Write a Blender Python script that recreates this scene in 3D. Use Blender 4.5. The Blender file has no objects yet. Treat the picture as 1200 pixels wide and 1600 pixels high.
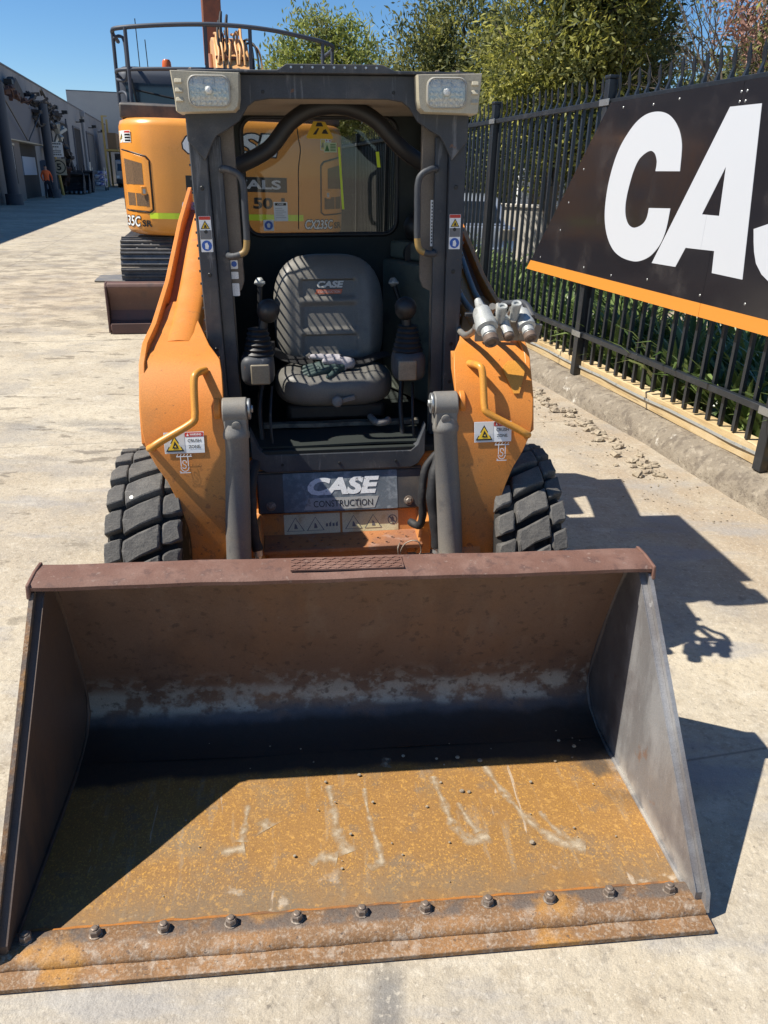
import bpy, bmesh, math, random
import numpy as np
from mathutils import Matrix, Vector

# ------------------------------------------------------------------ camera, sky, sun, exposure
SC = bpy.context.scene
COL = SC.collection
PI = math.pi
R = math.radians
PITCH, ROLL, EYE = R(23.5), R(1.5), 1.65
cam_d = bpy.data.cameras.new('camera'); cam = bpy.data.objects.new('camera', cam_d); COL.objects.link(cam)
cam_d.sensor_fit = 'VERTICAL'; cam_d.sensor_height = 36.0; cam_d.lens = 27.0
cam_d.clip_start = 0.05; cam_d.clip_end = 3000
_f = Vector((0, math.cos(PITCH), -math.sin(PITCH))); _u = Vector((0, math.sin(PITCH), math.cos(PITCH))); _r = Vector((1, 0, 0))
_R = _r * math.cos(ROLL) + _u * math.sin(ROLL); _U = -_r * math.sin(ROLL) + _u * math.cos(ROLL)
cam.matrix_world = Matrix(((_R.x, _U.x, -_f.x, 0), (_R.y, _U.y, -_f.y, 0), (_R.z, _U.z, -_f.z, EYE), (0, 0, 0, 1)))
SC.camera = cam

SUN_DIR = Vector((0.732, 0.117, -1.0)).normalized()          # the way the light travels
SUN_EL = math.asin(-SUN_DIR.z)
SUN_AZ = math.atan2(-SUN_DIR.x, -SUN_DIR.y)                  # clockwise from +Y
world = bpy.data.worlds.new('World'); SC.world = world; world.use_nodes = True
nt = world.node_tree; nt.nodes.clear()
sky = nt.nodes.new('ShaderNodeTexSky'); sky.sky_type = 'NISHITA'; sky.sun_disc = False
sky.sun_elevation = SUN_EL; sky.sun_rotation = SUN_AZ; sky.air_density = 1.0; sky.dust_density = 0.0; sky.ozone_density = 6.0; sky.altitude = 800
bg = nt.nodes.new('ShaderNodeBackground'); bg.inputs['Strength'].default_value = 0.085
wo = nt.nodes.new('ShaderNodeOutputWorld')
hs_ = nt.nodes.new('ShaderNodeHueSaturation'); hs_.inputs['Saturation'].default_value = 1.16
nt.links.new(sky.outputs[0], hs_.inputs['Color']); nt.links.new(hs_.outputs[0], bg.inputs['Color']); nt.links.new(bg.outputs[0], wo.inputs['Surface'])
sd = bpy.data.lights.new('sun', 'SUN'); sd.energy = 5.0; sd.angle = R(0.5); sd.color = (1.0, 0.945, 0.85)
sun = bpy.data.objects.new('sun', sd); COL.objects.link(sun)
sun.rotation_euler = SUN_DIR.to_track_quat('-Z', 'Y').to_euler(); sun.location = (-8, -2, 12)
SC.view_settings.view_transform = 'Standard'; SC.view_settings.look = 'None'
SC.view_settings.exposure = 0.6; SC.view_settings.gamma = 1.0; SC.view_settings.use_curve_mapping = False
random.seed(7); RNG = np.random.default_rng(11)

# ------------------------------------------------------------------ mesh builder
class MB:
    def __init__(s): s.v = []; s.f = []; s.m = []
    def add(s, vs, fs, m=0):
        o = len(s.v); s.v += [tuple(p) for p in vs]
        for f in fs: s.f.append([i + o for i in f]); s.m.append(m)
        return s
    def box(s, x0, x1, y0, y1, z0, z1, m=0):
        if x0 > x1: x0, x1 = x1, x0
        vs = [(x, y, z) for z in (z0, z1) for y in (y0, y1) for x in (x0, x1)]
        return s.add(vs, [(0, 2, 3, 1), (4, 5, 7, 6), (0, 1, 5, 4), (2, 6, 7, 3), (0, 4, 6, 2), (1, 3, 7, 5)], m)
    def bar(s, a, b, w, h, up=(0, 0, 1), m=0):               # a box from a to b, w wide and h high
        a = Vector(a); b = Vector(b); d = (b - a).normalized(); up = Vector(up)
        if abs(d.dot(up)) > .98: up = Vector((0, 1, 0))
        x = d.cross(up).normalized(); y = x.cross(d)
        vs = [p + x * i * w / 2 + y * j * h / 2 for p in (a, b) for i, j in ((-1, -1), (1, -1), (1, 1), (-1, 1))]
        return s.add(vs, [(3, 2, 1, 0), (4, 5, 6, 7), (0, 1, 5, 4), (1, 2, 6, 5), (2, 3, 7, 6), (3, 0, 4, 7)], m)
    def prism(s, poly, ax, a0, a1, m=0):                     # polygon in the two other axes, extruded along ax
        n = len(poly)
        def P(p, a): return (a, p[0], p[1]) if ax == 0 else ((p[0], a, p[1]) if ax == 1 else (p[0], p[1], a))
        vs = [P(p, a0) for p in poly] + [P(p, a1) for p in poly]
        fs = [list(range(n))[::-1], list(range(n, 2 * n))] + [(i, (i + 1) % n, n + (i + 1) % n, n + i) for i in range(n)]
        return s.add(vs, fs, m)
    def rings(s, rs, caps=True, closed=False, m=0):
        n = len(rs[0]); vs = [p for r in rs for p in r]; fs = []
        K = len(rs)
        for k in range(K if closed else K - 1):
            k2 = (k + 1) % K
            for i in range(n):
                j = (i + 1) % n; fs.append((k * n + i, k * n + j, k2 * n + j, k2 * n + i))
        if caps and not closed: fs.append(list(range(n))[::-1]); fs.append([(K - 1) * n + i for i in range(n)])
        return s.add(vs, fs, m)
    def tube(s, path, r, seg=8, closed=False, m=0, flat=1.0):
        P = [Vector(p) for p in path]; n = len(P); rr = r if isinstance(r, (list, tuple)) else [r] * n
        T = []
        for i in range(n):
            a = P[i - 1] if (i > 0 or closed) else P[i]; b = P[(i + 1) % n] if (i < n - 1 or closed) else P[i]
            T.append((b - a).normalized())
        up = Vector((0, 0, 1)) if abs(T[0].z) < .9 else Vector((1, 0, 0))
        x = T[0].cross(up).normalized(); rs = []
        for i in range(n):
            x = (x - T[i] * x.dot(T[i]))
            x = x.normalized() if x.length > 1e-6 else T[i].orthogonal().normalized()
            y = T[i].cross(x)
            rs.append([P[i] + x * math.cos(2 * PI * k / seg) * rr[i] + y * math.sin(2 * PI * k / seg) * rr[i] * flat for k in range(seg)])
        return s.rings(rs, True, closed, m)
    def lathe(s, prof, o, ax, seg=16, m=0):                  # prof: (distance along ax, radius)
        o = Vector(o); ax = Vector(ax).normalized(); x = ax.orthogonal().normalized(); y = ax.cross(x)
        return s.rings([[o + ax * t + (x * math.cos(2 * PI * k / seg) + y * math.sin(2 * PI * k / seg)) * max(r, 1e-4) for k in range(seg)] for t, r in prof], True, False, m)
    def cyl(s, a, b, r, seg=14, m=0):
        a = Vector(a); b = Vector(b); return s.lathe([(0, r), ((b - a).length, r)], a, b - a, seg, m)
    def ell(s, c, r, seg=12, m=0, e=1.0):
        c = Vector(c); rs = []
        g = lambda q: math.copysign(abs(q) ** e, q)
        for i in range(1, seg):
            t = -PI / 2 + PI * i / seg
            rs.append([(c.x + r[0] * g(math.cos(t)) * g(math.cos(2 * PI * k / (2 * seg))), c.y + r[1] * g(math.cos(t)) * g(math.sin(2 * PI * k / (2 * seg))), c.z + r[2] * g(math.sin(t))) for k in range(2 * seg)])
        return s.rings(rs, True, False, m)
    def sheet(s, rows, m=0):
        n = len(rows[0]); vs = [p for r in rows for p in r]
        return s.add(vs, [(k * n + i, k * n + i + 1, (k + 1) * n + i + 1, (k + 1) * n + i) for k in range(len(rows) - 1) for i in range(n - 1)], m)
    def slab(s, rows, off, m=0):                              # a curved sheet given thickness by offset vector off
        n = len(rows[0]); K = len(rows); off = Vector(off)
        a = [Vector(p) for r in rows for p in r]; b = [p + off for p in a]; N = K * n; fs = []
        for k in range(K - 1):
            for i in range(n - 1):
                q = (k * n + i, k * n + i + 1, (k + 1) * n + i + 1, (k + 1) * n + i)
                fs.append(q); fs.append(tuple(N + t for t in q[::-1]))
        edge = [i for i in range(n)] + [k * n + n - 1 for k in range(1, K)] + [(K - 1) * n + i for i in range(n - 2, -1, -1)] + [k * n for k in range(K - 2, 0, -1)]
        for i in range(len(edge)):
            p, q = edge[i], edge[(i + 1) % len(edge)]; fs.append((q, p, N + p, N + q))
        return s.add(a + b, fs, m)

def arc(cx, cy, r, a0, a1, n): return [(cx + r * math.cos(R(a0 + (a1 - a0) * i / n)), cy + r * math.sin(R(a0 + (a1 - a0) * i / n))) for i in range(n + 1)]
def rrect(x0, x1, y0, y1, r, n=4):
    return arc(x1 - r, y0 + r, r, -90, 0, n) + arc(x1 - r, y1 - r, r, 0, 90, n) + arc(x0 + r, y1 - r, r, 90, 180, n) + arc(x0 + r, y0 + r, r, 180, 270, n)
def smooth_path(pts, k=4):                                    # Catmull-Rom through the points
    P = [Vector(p) for p in pts]; out = []
    for i in range(len(P) - 1):
        a = P[max(i - 1, 0)]; b = P[i]; c = P[i + 1]; d = P[min(i + 2, len(P) - 1)]
        for j in range(k):
            t = j / k; out.append(0.5 * ((2 * b) + (c - a) * t + (2 * a - 5 * b + 4 * c - d) * t * t + (3 * b - a - 3 * c + d) * t ** 3))
    return out + [P[-1]]

# ------------------------------------------------------------------ frames and objects
FR = {'W': (Vector((0, 0, 0)), 0.0), 'Y': (Vector((0, 0, 0)), R(13.75)), 'M': (Vector((-.0075, 1.221, 0)), R(6.8))}
INFO = {}                                                     # object name -> (base, lean)
LEAN, BODY = R(1.5), .94
def lean_pt(p):
    u, v, w = p; w -= .4                                      # BODY: drawing units to metres, with the machine's slight sideways lean
    u, w = u * math.cos(LEAN) - w * math.sin(LEAN) + .025, u * math.sin(LEAN) + w * math.cos(LEAN) + .4
    return (u * BODY - .008, v * BODY - .073, w * BODY + .099)
def thing(name, label, cat, frame='W', base=(0, 0, 0), group=None, rotz=0.0):
    o = bpy.data.objects.new(name, None); COL.objects.link(o); O, th = FR[frame]
    o.location = O + Matrix.Rotation(th, 3, 'Z') @ Vector(base); o.rotation_euler = (0, 0, th + rotz)
    o.empty_display_size = .2; o['label'] = label; o['category'] = cat
    if group: o['group'] = group
    INFO[o.name] = (Vector(base), False); return o
def mesh_of(name, mb, mats, base=Vector((0, 0, 0)), lean=False, smooth=35, recalc=True):
    vs = [lean_pt(p) for p in mb.v] if lean else mb.v
    vs = [(p[0] - base[0], p[1] - base[1], p[2] - base[2]) for p in vs]
    me = bpy.data.meshes.new(name); me.from_pydata(vs, [], mb.f)
    for m in (mats if isinstance(mats, (list, tuple)) else [mats]): me.materials.append(m)
    me.polygons.foreach_set('material_index', mb.m)
    if recalc:
        bm = bmesh.new(); bm.from_mesh(me); bmesh.ops.recalc_face_normals(bm, faces=bm.faces); bm.to_mesh(me); bm.free()
    if smooth:
        me.polygons.foreach_set('use_smooth', [True] * len(me.polygons)); me.set_sharp_from_angle(angle=R(smooth))
    me.update(); return me
def part(name, mb, mats, parent, bevel=0, smooth=35, lean=None, recalc=True):
    base, ln = INFO[parent.name]
    if lean is not None: ln = lean
    me = mesh_of(name, mb, mats, base, ln, smooth, recalc)
    o = bpy.data.objects.new(name, me); COL.objects.link(o); o.parent = parent; INFO[o.name] = (base, ln)
    if bevel:
        b = o.modifiers.new('bevel', 'BEVEL'); b.width = bevel; b.segments = 2; b.limit_method = 'ANGLE'; b.angle_limit = R(40)
    return o
def solo(name, mb, mats, label=None, cat=None, frame='W', base=(0, 0, 0), group=None, kind=None, bevel=0, smooth=35, recalc=True):
    me = mesh_of(name, mb, mats, Vector(base), False, smooth, recalc)
    o = bpy.data.objects.new(name, me); COL.objects.link(o); O, th = FR[frame]
    o.location = O + Matrix.Rotation(th, 3, 'Z') @ Vector(base); o.rotation_euler = (0, 0, th); INFO[o.name] = (Vector(base), False)
    if label: o['label'] = label
    if cat: o['category'] = cat
    if group: o['group'] = group
    if kind: o['kind'] = kind
    if bevel:
        b = o.modifiers.new('bevel', 'BEVEL'); b.width = bevel; b.segments = 2; b.limit_method = 'ANGLE'; b.angle_limit = R(40)
    return o
def inst(name, me, parent, mat4):                             # a part that shares its mesh
    o = bpy.data.objects.new(name, me); COL.objects.link(o); o.parent = parent; o.matrix_local = mat4; INFO[o.name] = INFO[parent.name]; return o
def copy_thing(root, loc, rotz=None, label=None, scale=None):
    c = root.copy(); COL.objects.link(c); c.location = loc
    if rotz is not None: c.rotation_euler = (0, 0, rotz)
    if scale: c.scale = (scale, scale, scale)
    if label: c['label'] = label
    for ch in root.children:
        k = ch.copy(); COL.objects.link(k); k.parent = c
        for g in ch.children:
            q = g.copy(); COL.objects.link(q); q.parent = k
    return c

# ------------------------------------------------------------------ flat print: words as thin polygons
def glyphs(txt, h=1.0, width=None, shear=0.0, bold=0.0):
    cu = bpy.data.curves.new('lettering', 'FONT'); cu.body = txt; cu.size = 1.0; cu.offset = bold; cu.shear = shear
    cu.resolution_u = 3; cu.fill_mode = 'FRONT'
    o = bpy.data.objects.new('lettering', cu); COL.objects.link(o); bpy.context.view_layer.update()
    me = bpy.data.meshes.new_from_object(o.evaluated_get(bpy.context.evaluated_depsgraph_get()))
    vs = [tuple(v.co) for v in me.vertices]; fs = [list(p.vertices) for p in me.polygons]
    bpy.data.objects.remove(o); bpy.data.meshes.remove(me); bpy.data.curves.remove(cu)
    x0 = min(v[0] for v in vs); x1 = max(v[0] for v in vs); y0 = min(v[1] for v in vs); y1 = max(v[1] for v in vs)
    k = h / (y1 - y0); kx = (width / (x1 - x0)) if width else k
    return [((v[0] - x0) * kx, (v[1] - y0) * k) for v in vs], fs
def write(mb, txt, fn, h, width=None, shear=0.0, bold=0.0, m=0):   # fn maps flat (x, y) to space
    vs, fs = glyphs(txt, h, width, shear, bold)
    return mb.add([fn(*p) for p in vs], fs, m)
def flat(mb, fn, poly, m=0): return mb.add([fn(*p) for p in poly], [list(range(len(poly)))], m)
def plane(o, ex, ey):
    o = Vector(o); ex = Vector(ex); ey = Vector(ey); return lambda x, y: tuple(o + ex * x + ey * y)

# ------------------------------------------------------------------ materials
def mat(name, col, rough=.5, metal=0.0, layers=(), bump=None, coat=0.0, spec=.5, rnd=0.0, rvar=None, grain=.16):
    m = bpy.data.materials.new(name); m.use_nodes = True; n = m.node_tree.nodes; L = m.node_tree.links; b = n['Principled BSDF']
    tc = n.new('ShaderNodeTexCoord'); P = tc.outputs['Object']
    def noise(sc, det, st, kind, dist=0.0):
        v = P
        if st:
            mp = n.new('ShaderNodeMapping'); mp.inputs['Scale'].default_value = st[:3]
            if len(st) > 3: mp.inputs['Rotation'].default_value = (0, 0, R(st[3]))
            L.new(P, mp.inputs['Vector']); v = mp.outputs[0]
        if kind == 'voro':
            t = n.new('ShaderNodeTexVoronoi'); t.inputs['Scale'].default_value = sc; L.new(v, t.inputs['Vector']); return t.outputs['Distance']
        if kind == 'crack':
            nz = n.new('ShaderNodeTexNoise'); nz.inputs['Scale'].default_value = 1.3; nz.inputs['Detail'].default_value = 5; L.new(v, nz.inputs['Vector'])
            mx = n.new('ShaderNodeMixRGB'); mx.inputs[0].default_value = .18; L.new(v, mx.inputs[1]); L.new(nz.outputs['Color'], mx.inputs[2])
            t = n.new('ShaderNodeTexVoronoi'); t.feature = 'DISTANCE_TO_EDGE'; t.inputs['Scale'].default_value = sc; L.new(mx.outputs[0], t.inputs['Vector']); return t.outputs['Distance']
        t = n.new('ShaderNodeTexNoise'); t.inputs['Scale'].default_value = sc; t.inputs['Detail'].default_value = det; t.inputs['Roughness'].default_value = .6
        t.inputs['Distortion'].default_value = dist
        L.new(v, t.inputs['Vector']); return t.outputs['Fac']
    def rng(s, lo, hi):
        r = n.new('ShaderNodeMapRange'); r.interpolation_type = 'SMOOTHSTEP'; r.clamp = True
        L.new(s, r.inputs['Value']); a, c = 0., 1.
        if lo > hi: lo, hi, a, c = hi, lo, 1., 0.
        r.inputs['From Min'].default_value = lo; r.inputs['From Max'].default_value = hi; r.inputs['To Min'].default_value = a; r.inputs['To Max'].default_value = c
        return r.outputs[0]
    def mul(a, c):
        q = n.new('ShaderNodeMath'); q.operation = 'MULTIPLY'
        L.new(a, q.inputs[0]); (q.inputs.__getitem__(1).__setattr__('default_value', c) if isinstance(c, (int, float)) else L.new(c, q.inputs[1])); return q.outputs[0]
    rgb = n.new('ShaderNodeRGB'); rgb.outputs[0].default_value = (*col, 1); C = rgb.outputs[0]
    for l in layers:
        k = None
        if 's' in l: k = rng(noise(l['s'], l.get('d', 4), l.get('st'), l.get('k', 'noise'), l.get('dist', 0.0)), l['lo'], l['hi'])
        for gx, gy, gz, lo, hi in l.get('g', ()):
            dt = n.new('ShaderNodeVectorMath'); dt.operation = 'DOT_PRODUCT'; L.new(P, dt.inputs[0]); dt.inputs[1].default_value = (gx, gy, gz); q = dt.outputs['Value']
            if 'w' in l:                                      # wobble the border of a stain
                nz = noise(l['w'][0], 5, None, 'noise'); ad = n.new('ShaderNodeMath'); ad.operation = 'MULTIPLY_ADD'
                L.new(nz, ad.inputs[0]); ad.inputs[1].default_value = l['w'][1]; L.new(q, ad.inputs[2]); q = ad.outputs[0]
                lo += l['w'][1] * .5; hi += l['w'][1] * .5
            gk = rng(q, lo, hi); k = gk if k is None else mul(k, gk)
        k = mul(k, l.get('a', 1.0)); mx = n.new('ShaderNodeMixRGB'); L.new(k, mx.inputs[0]); L.new(C, mx.inputs[1]); mx.inputs[2].default_value = (*l['c'], 1); C = mx.outputs[0]
    if grain and layers:
        gn = n.new('ShaderNodeHueSaturation'); ga = n.new('ShaderNodeMapRange'); L.new(noise(310, 3, None, 'noise'), ga.inputs['Value']); ga.inputs['From Min'].default_value = .3; ga.inputs['From Max'].default_value = .7
        ga.inputs['To Min'].default_value = 1 - grain; ga.inputs['To Max'].default_value = 1 + grain; L.new(ga.outputs[0], gn.inputs['Value']); L.new(C, gn.inputs['Color']); C = gn.outputs[0]
    if rnd:
        oi = n.new('ShaderNodeObjectInfo'); hs = n.new('ShaderNodeHueSaturation'); r = rng(oi.outputs['Random'], 0, 1)
        ma = n.new('ShaderNodeMath'); ma.operation = 'MULTIPLY_ADD'; L.new(oi.outputs['Random'], ma.inputs[0]); ma.inputs[1].default_value = 2 * rnd; ma.inputs[2].default_value = 1 - rnd
        L.new(ma.outputs[0], hs.inputs['Value']); L.new(C, hs.inputs['Color']); C = hs.outputs[0]
    L.new(C, b.inputs['Base Color']); b.inputs['Roughness'].default_value = rough; b.inputs['Metallic'].default_value = metal
    b.inputs['Specular IOR Level'].default_value = spec; b.inputs['Coat Weight'].default_value = coat; b.inputs['Coat Roughness'].default_value = .08
    if rvar:
        q = n.new('ShaderNodeMapRange'); L.new(noise(rvar[0], 5, None, 'noise'), q.inputs['Value']); q.inputs['From Min'].default_value = .3; q.inputs['From Max'].default_value = .7
        q.inputs['To Min'].default_value = rvar[1]; q.inputs['To Max'].default_value = rvar[2]; L.new(q.outputs[0], b.inputs['Roughness'])
    if bump:
        prev = None
        for sc, stg, dist in (bump if isinstance(bump, list) else [bump]):
            bp = n.new('ShaderNodeBump'); bp.inputs['Strength'].default_value = stg; bp.inputs['Distance'].default_value = dist
            L.new(noise(sc, 6, None, 'noise'), bp.inputs['Height'])
            if prev: L.new(prev, bp.inputs['Normal'])
            prev = bp.outputs[0]
        L.new(prev, b.inputs['Normal'])
    return m
def glass(name, tint, refl=.10, rough=.02):
    m = bpy.data.materials.new(name); m.use_nodes = True; n = m.node_tree.nodes; L = m.node_tree.links; n.remove(n['Principled BSDF'])
    t = n.new('ShaderNodeBsdfTransparent'); t.inputs[0].default_value = (*tint, 1); g = n.new('ShaderNodeBsdfGlossy'); g.inputs['Roughness'].default_value = rough
    f = n.new('ShaderNodeFresnel'); f.inputs[0].default_value = 1.45; ad = n.new('ShaderNodeMath'); ad.inputs[1].default_value = refl; L.new(f.outputs[0], ad.inputs[0]); ad.use_clamp = True
    mx = n.new('ShaderNodeMixShader'); L.new(ad.outputs[0], mx.inputs[0]); L.new(t.outputs[0], mx.inputs[1]); L.new(g.outputs[0], mx.inputs[2])
    L.new(mx.outputs[0], n['Material Output'].inputs['Surface']); return m
def leafy(name, a, b_, trans=.25, rough=.62):
    m = bpy.data.materials.new(name); m.use_nodes = True; n = m.node_tree.nodes; L = m.node_tree.links; b = n['Principled BSDF']
    ge = n.new('ShaderNodeNewGeometry'); cr = n.new('ShaderNodeValToRGB'); cr.color_ramp.elements[0].color = (*a, 1); cr.color_ramp.elements[1].color = (*b_, 1)
    L.new(ge.outputs['Random Per Island'], cr.inputs[0]); L.new(cr.outputs[0], b.inputs['Base Color']); b.inputs['Roughness'].default_value = rough
    t = n.new('ShaderNodeBsdfTranslucent'); L.new(cr.outputs[0], t.inputs[0]); mx = n.new('ShaderNodeMixShader'); mx.inputs[0].default_value = trans
    L.new(b.outputs[0], mx.inputs[1]); L.new(t.outputs[0], mx.inputs[2]); L.new(mx.outputs[0], n['Material Output'].inputs['Surface']); return m

N_ = (0.971, 0.2377, 0); D_ = (-0.2377, 0.971, 0)             # across and along the fence, in world axes
def band(axis, c, w, soft=None): soft = soft or w * .4; return [(*axis, c - w - soft, c - w + soft), (*axis, c + w + soft, c + w - soft)]
M = {}
M['concrete'] = mat('yard concrete', (.40, .345, .262), .85, layers=[
    dict(c=(.56, .49, .365), s=.45, d=6, lo=.40, hi=.65, a=.8), dict(c=(.285, .25, .20), s=1.1, d=8, lo=.52, hi=.72, a=.55),
    dict(c=(.33, .275, .20), s=6, d=8, lo=.5, hi=.75, a=.5), dict(c=(.56, .50, .40), s=16, d=8, lo=.55, hi=.75, a=.5),
    dict(c=(.26, .23, .19), s=3.0, d=12, st=(.6, 1.4, 1, 8), lo=.54, hi=.70, a=.45), dict(c=(.36, .29, .195), s=2.0, d=9, lo=.5, hi=.7, a=.45),
    dict(c=(.60, .55, .45), s=5.2, d=12, st=(.7, 1.3, 1, -20), lo=.55, hi=.68, a=.45), dict(c=(.27, .23, .175), s=24, d=10, lo=.54, hi=.72, a=.4), dict(c=(.30, .245, .17), s=11, d=9, lo=.54, hi=.68, a=.5),
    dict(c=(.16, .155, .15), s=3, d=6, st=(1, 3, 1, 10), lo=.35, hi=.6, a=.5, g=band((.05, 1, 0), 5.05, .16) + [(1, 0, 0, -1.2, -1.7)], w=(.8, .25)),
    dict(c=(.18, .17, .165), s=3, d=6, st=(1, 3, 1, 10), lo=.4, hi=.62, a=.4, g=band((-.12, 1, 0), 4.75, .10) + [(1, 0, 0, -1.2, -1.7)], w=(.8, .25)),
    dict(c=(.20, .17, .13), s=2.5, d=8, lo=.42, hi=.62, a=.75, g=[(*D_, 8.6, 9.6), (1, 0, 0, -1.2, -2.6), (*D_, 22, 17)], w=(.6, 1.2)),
    dict(c=(.33, .255, .175), s=3.5, d=7, lo=.25, hi=.6, a=.75, g=[(*N_, 1.85, 2.6)], w=(1.2, .5)),
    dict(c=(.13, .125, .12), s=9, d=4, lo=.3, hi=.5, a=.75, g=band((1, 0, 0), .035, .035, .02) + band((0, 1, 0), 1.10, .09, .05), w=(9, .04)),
    dict(c=(.24, .205, .16), s=34, d=11, lo=.52, hi=.68, a=.5), dict(c=(.56, .50, .40), s=64, d=7, lo=.55, hi=.65, a=.55), dict(c=(.27, .25, .225), s=1.7, d=10, lo=.5, hi=.66, a=.5), dict(c=(.13, .11, .09), s=38, d=5, lo=.63, hi=.70, a=.65), dict(c=(.62, .58, .50), s=52, d=4, lo=.66, hi=.72, a=.5),
    dict(c=(.13, .11, .085), s=13, d=12, lo=.625, hi=.69, a=.42), dict(c=(.15, .125, .095), s=4, d=14, st=(.7, 1.5, 1, 5), lo=.585, hi=.625, a=.65, g=[(1, 0, 0, -.9, -1.8)]), dict(c=(.30, .29, .28), s=2.4, d=12, st=(.5, 1.5, 1, 14), lo=.52, hi=.66, a=.65, g=[(0, 1, 0, 5.5, 3)]),
    dict(c=(.13, .11, .09), g=band(D_, 5.12, .004, .004), a=.7), dict(c=(.11, .095, .08), g=band(D_, 8.65, .007, .006), a=.85),
    dict(c=(.13, .11, .09), g=band(D_, 12.2, .008, .006), a=.8), dict(c=(.13, .11, .09), g=band(D_, 1.62, .004, .004), a=.6),
    dict(c=(.13, .11, .09), g=band(N_, -3.3, .006, .006), a=.7)],
    bump=[(5, .35, .03), (28, .5, .012), (110, .5, .004)], spec=.3)
M['kerb'] = mat('kerb concrete', (.235, .198, .15), .9, layers=[dict(c=(.33, .285, .22), s=5, d=9, lo=.45, hi=.68, a=.7), dict(c=(.14, .115, .09), s=12, d=12, lo=.5, hi=.64, a=.75), dict(c=(.36, .31, .24), s=20, d=12, lo=.54, hi=.66, a=.7),
    dict(c=(.66, .62, .54), s=2.2, d=8, lo=.66, hi=.70, a=.7), dict(c=(.1, .085, .07), s=45, d=3, lo=.62, hi=.7, a=.6)], bump=[(7, .8, .04), (26, .8, .018), (90, .7, .006)], spec=.25)
M['soil'] = mat('garden soil', (.07, .05, .035), .95, layers=[dict(c=(.13, .10, .07), s=8, d=6, lo=.45, hi=.65, a=.8)], bump=(12, .6, .03))
M['clod'] = mat('dried dirt', (.36, .30, .215), .95, layers=[dict(c=(.24, .19, .14), s=20, d=6, lo=.45, hi=.65, a=.8)], bump=(40, .6, .01), rnd=.1)
rust_specks = dict(c=(.20, .075, .025), s=55, d=3, lo=.655, hi=.70, a=.75)
M['orange'] = mat('orange paint', (.62, .215, .033), .42, layers=[dict(c=(.52, .20, .045), s=2.5, d=6, lo=.45, hi=.7, a=.6), dict(c=(.42, .17, .05), s=7, d=8, lo=.55, hi=.75, a=.5), dict(c=(.56, .25, .08), s=18, d=9, lo=.56, hi=.70, a=.45), dict(c=(.30, .14, .06), s=9, d=11, st=(2, 2, .5), lo=.60, hi=.68, a=.5)], bump=(120, .05, .002), rvar=(6, .35, .6))
M['orange_worn'] = mat('worn orange paint', (.62, .215, .033), .5, layers=[dict(c=(.55, .25, .07), s=3, d=6, lo=.42, hi=.7, a=.6), dict(c=(.42, .165, .04), s=9, d=8, lo=.55, hi=.72, a=.5),
    dict(c=(.22, .075, .025), s=48, d=3, lo=.60, hi=.655, a=.85, g=[(0, 0, 1, .95, .55)]), dict(c=(.23, .09, .03), s=70, d=2, lo=.69, hi=.73, a=.7),
    dict(c=(.44, .20, .07), s=10, d=9, lo=.3, hi=.6, a=.75, g=[(0, 0, 1, .95, .45)])], bump=(120, .06, .002), rvar=(6, .4, .7))
M['handle_orange'] = mat('yellow orange bar paint', (.60, .265, .04), .38, layers=[dict(c=(.38, .17, .05), s=20, d=6, lo=.6, hi=.7, a=.6)])
M['grey'] = mat('dark grey paint', (.036, .041, .049), .5, layers=[dict(c=(.085, .083, .08), s=4, d=8, lo=.45, hi=.7, a=.7), dict(c=(.20, .185, .165), s=14, d=8, lo=.60, hi=.74, a=.5), dict(c=(.17, .175, .185), s=6, d=9, st=(9, 9, .7), lo=.57, hi=.70, a=.6), dict(c=(.15, .13, .105), s=2, d=7, lo=.52, hi=.70, a=.5),
    dict(c=(.16, .07, .03), s=30, d=4, lo=.69, hi=.74, a=.7)], bump=(60, .08, .003), rvar=(7, .42, .75))
M['dusty'] = mat('dust covered brown grey paint', (.135, .112, .088), .75, layers=[dict(c=(.20, .165, .125), s=5, d=7, lo=.4, hi=.7, a=.7), dict(c=(.07, .062, .055), s=12, d=8, lo=.58, hi=.72, a=.6)], bump=(50, .08, .003))
M['cylgrey'] = mat('grey cylinder paint', (.165, .16, .15), .5, layers=[dict(c=(.26, .23, .18), s=3, d=8, st=(1, 1, .6), lo=.42, hi=.68, a=.75), dict(c=(.24, .20, .15), s=14, d=9, lo=.58, hi=.70, a=.5), dict(c=(.09, .09, .09), s=16, d=7, lo=.58, hi=.72, a=.55), dict(c=(.30, .29, .27), s=30, d=5, st=(1, 1, .15), lo=.64, hi=.72, a=.4)], bump=(80, .06, .002))
M['black'] = mat('black plastic', (.013, .013, .014), .5, layers=[dict(c=(.04, .038, .034), s=9, d=7, lo=.5, hi=.72, a=.5)])
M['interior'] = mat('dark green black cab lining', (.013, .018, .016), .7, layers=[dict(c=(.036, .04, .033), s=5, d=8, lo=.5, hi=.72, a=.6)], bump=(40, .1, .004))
M['lining_lit'] = mat('grey green cab side with lit tone', (.10, .115, .092), .7, layers=[dict(c=(.17, .17, .135), s=6, d=9, lo=.5, hi=.68, a=.7), dict(c=(.05, .06, .05), s=10, d=9, lo=.52, hi=.68, a=.7)], bump=(40, .1, .004))  # sunlit look of the right cab wall put into a paler colour
M['hose'] = mat('black hose sleeve', (.016, .016, .017), .7, layers=[dict(c=(.05, .045, .04), s=30, d=5, lo=.5, hi=.7, a=.6)], bump=(90, .25, .003))
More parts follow.
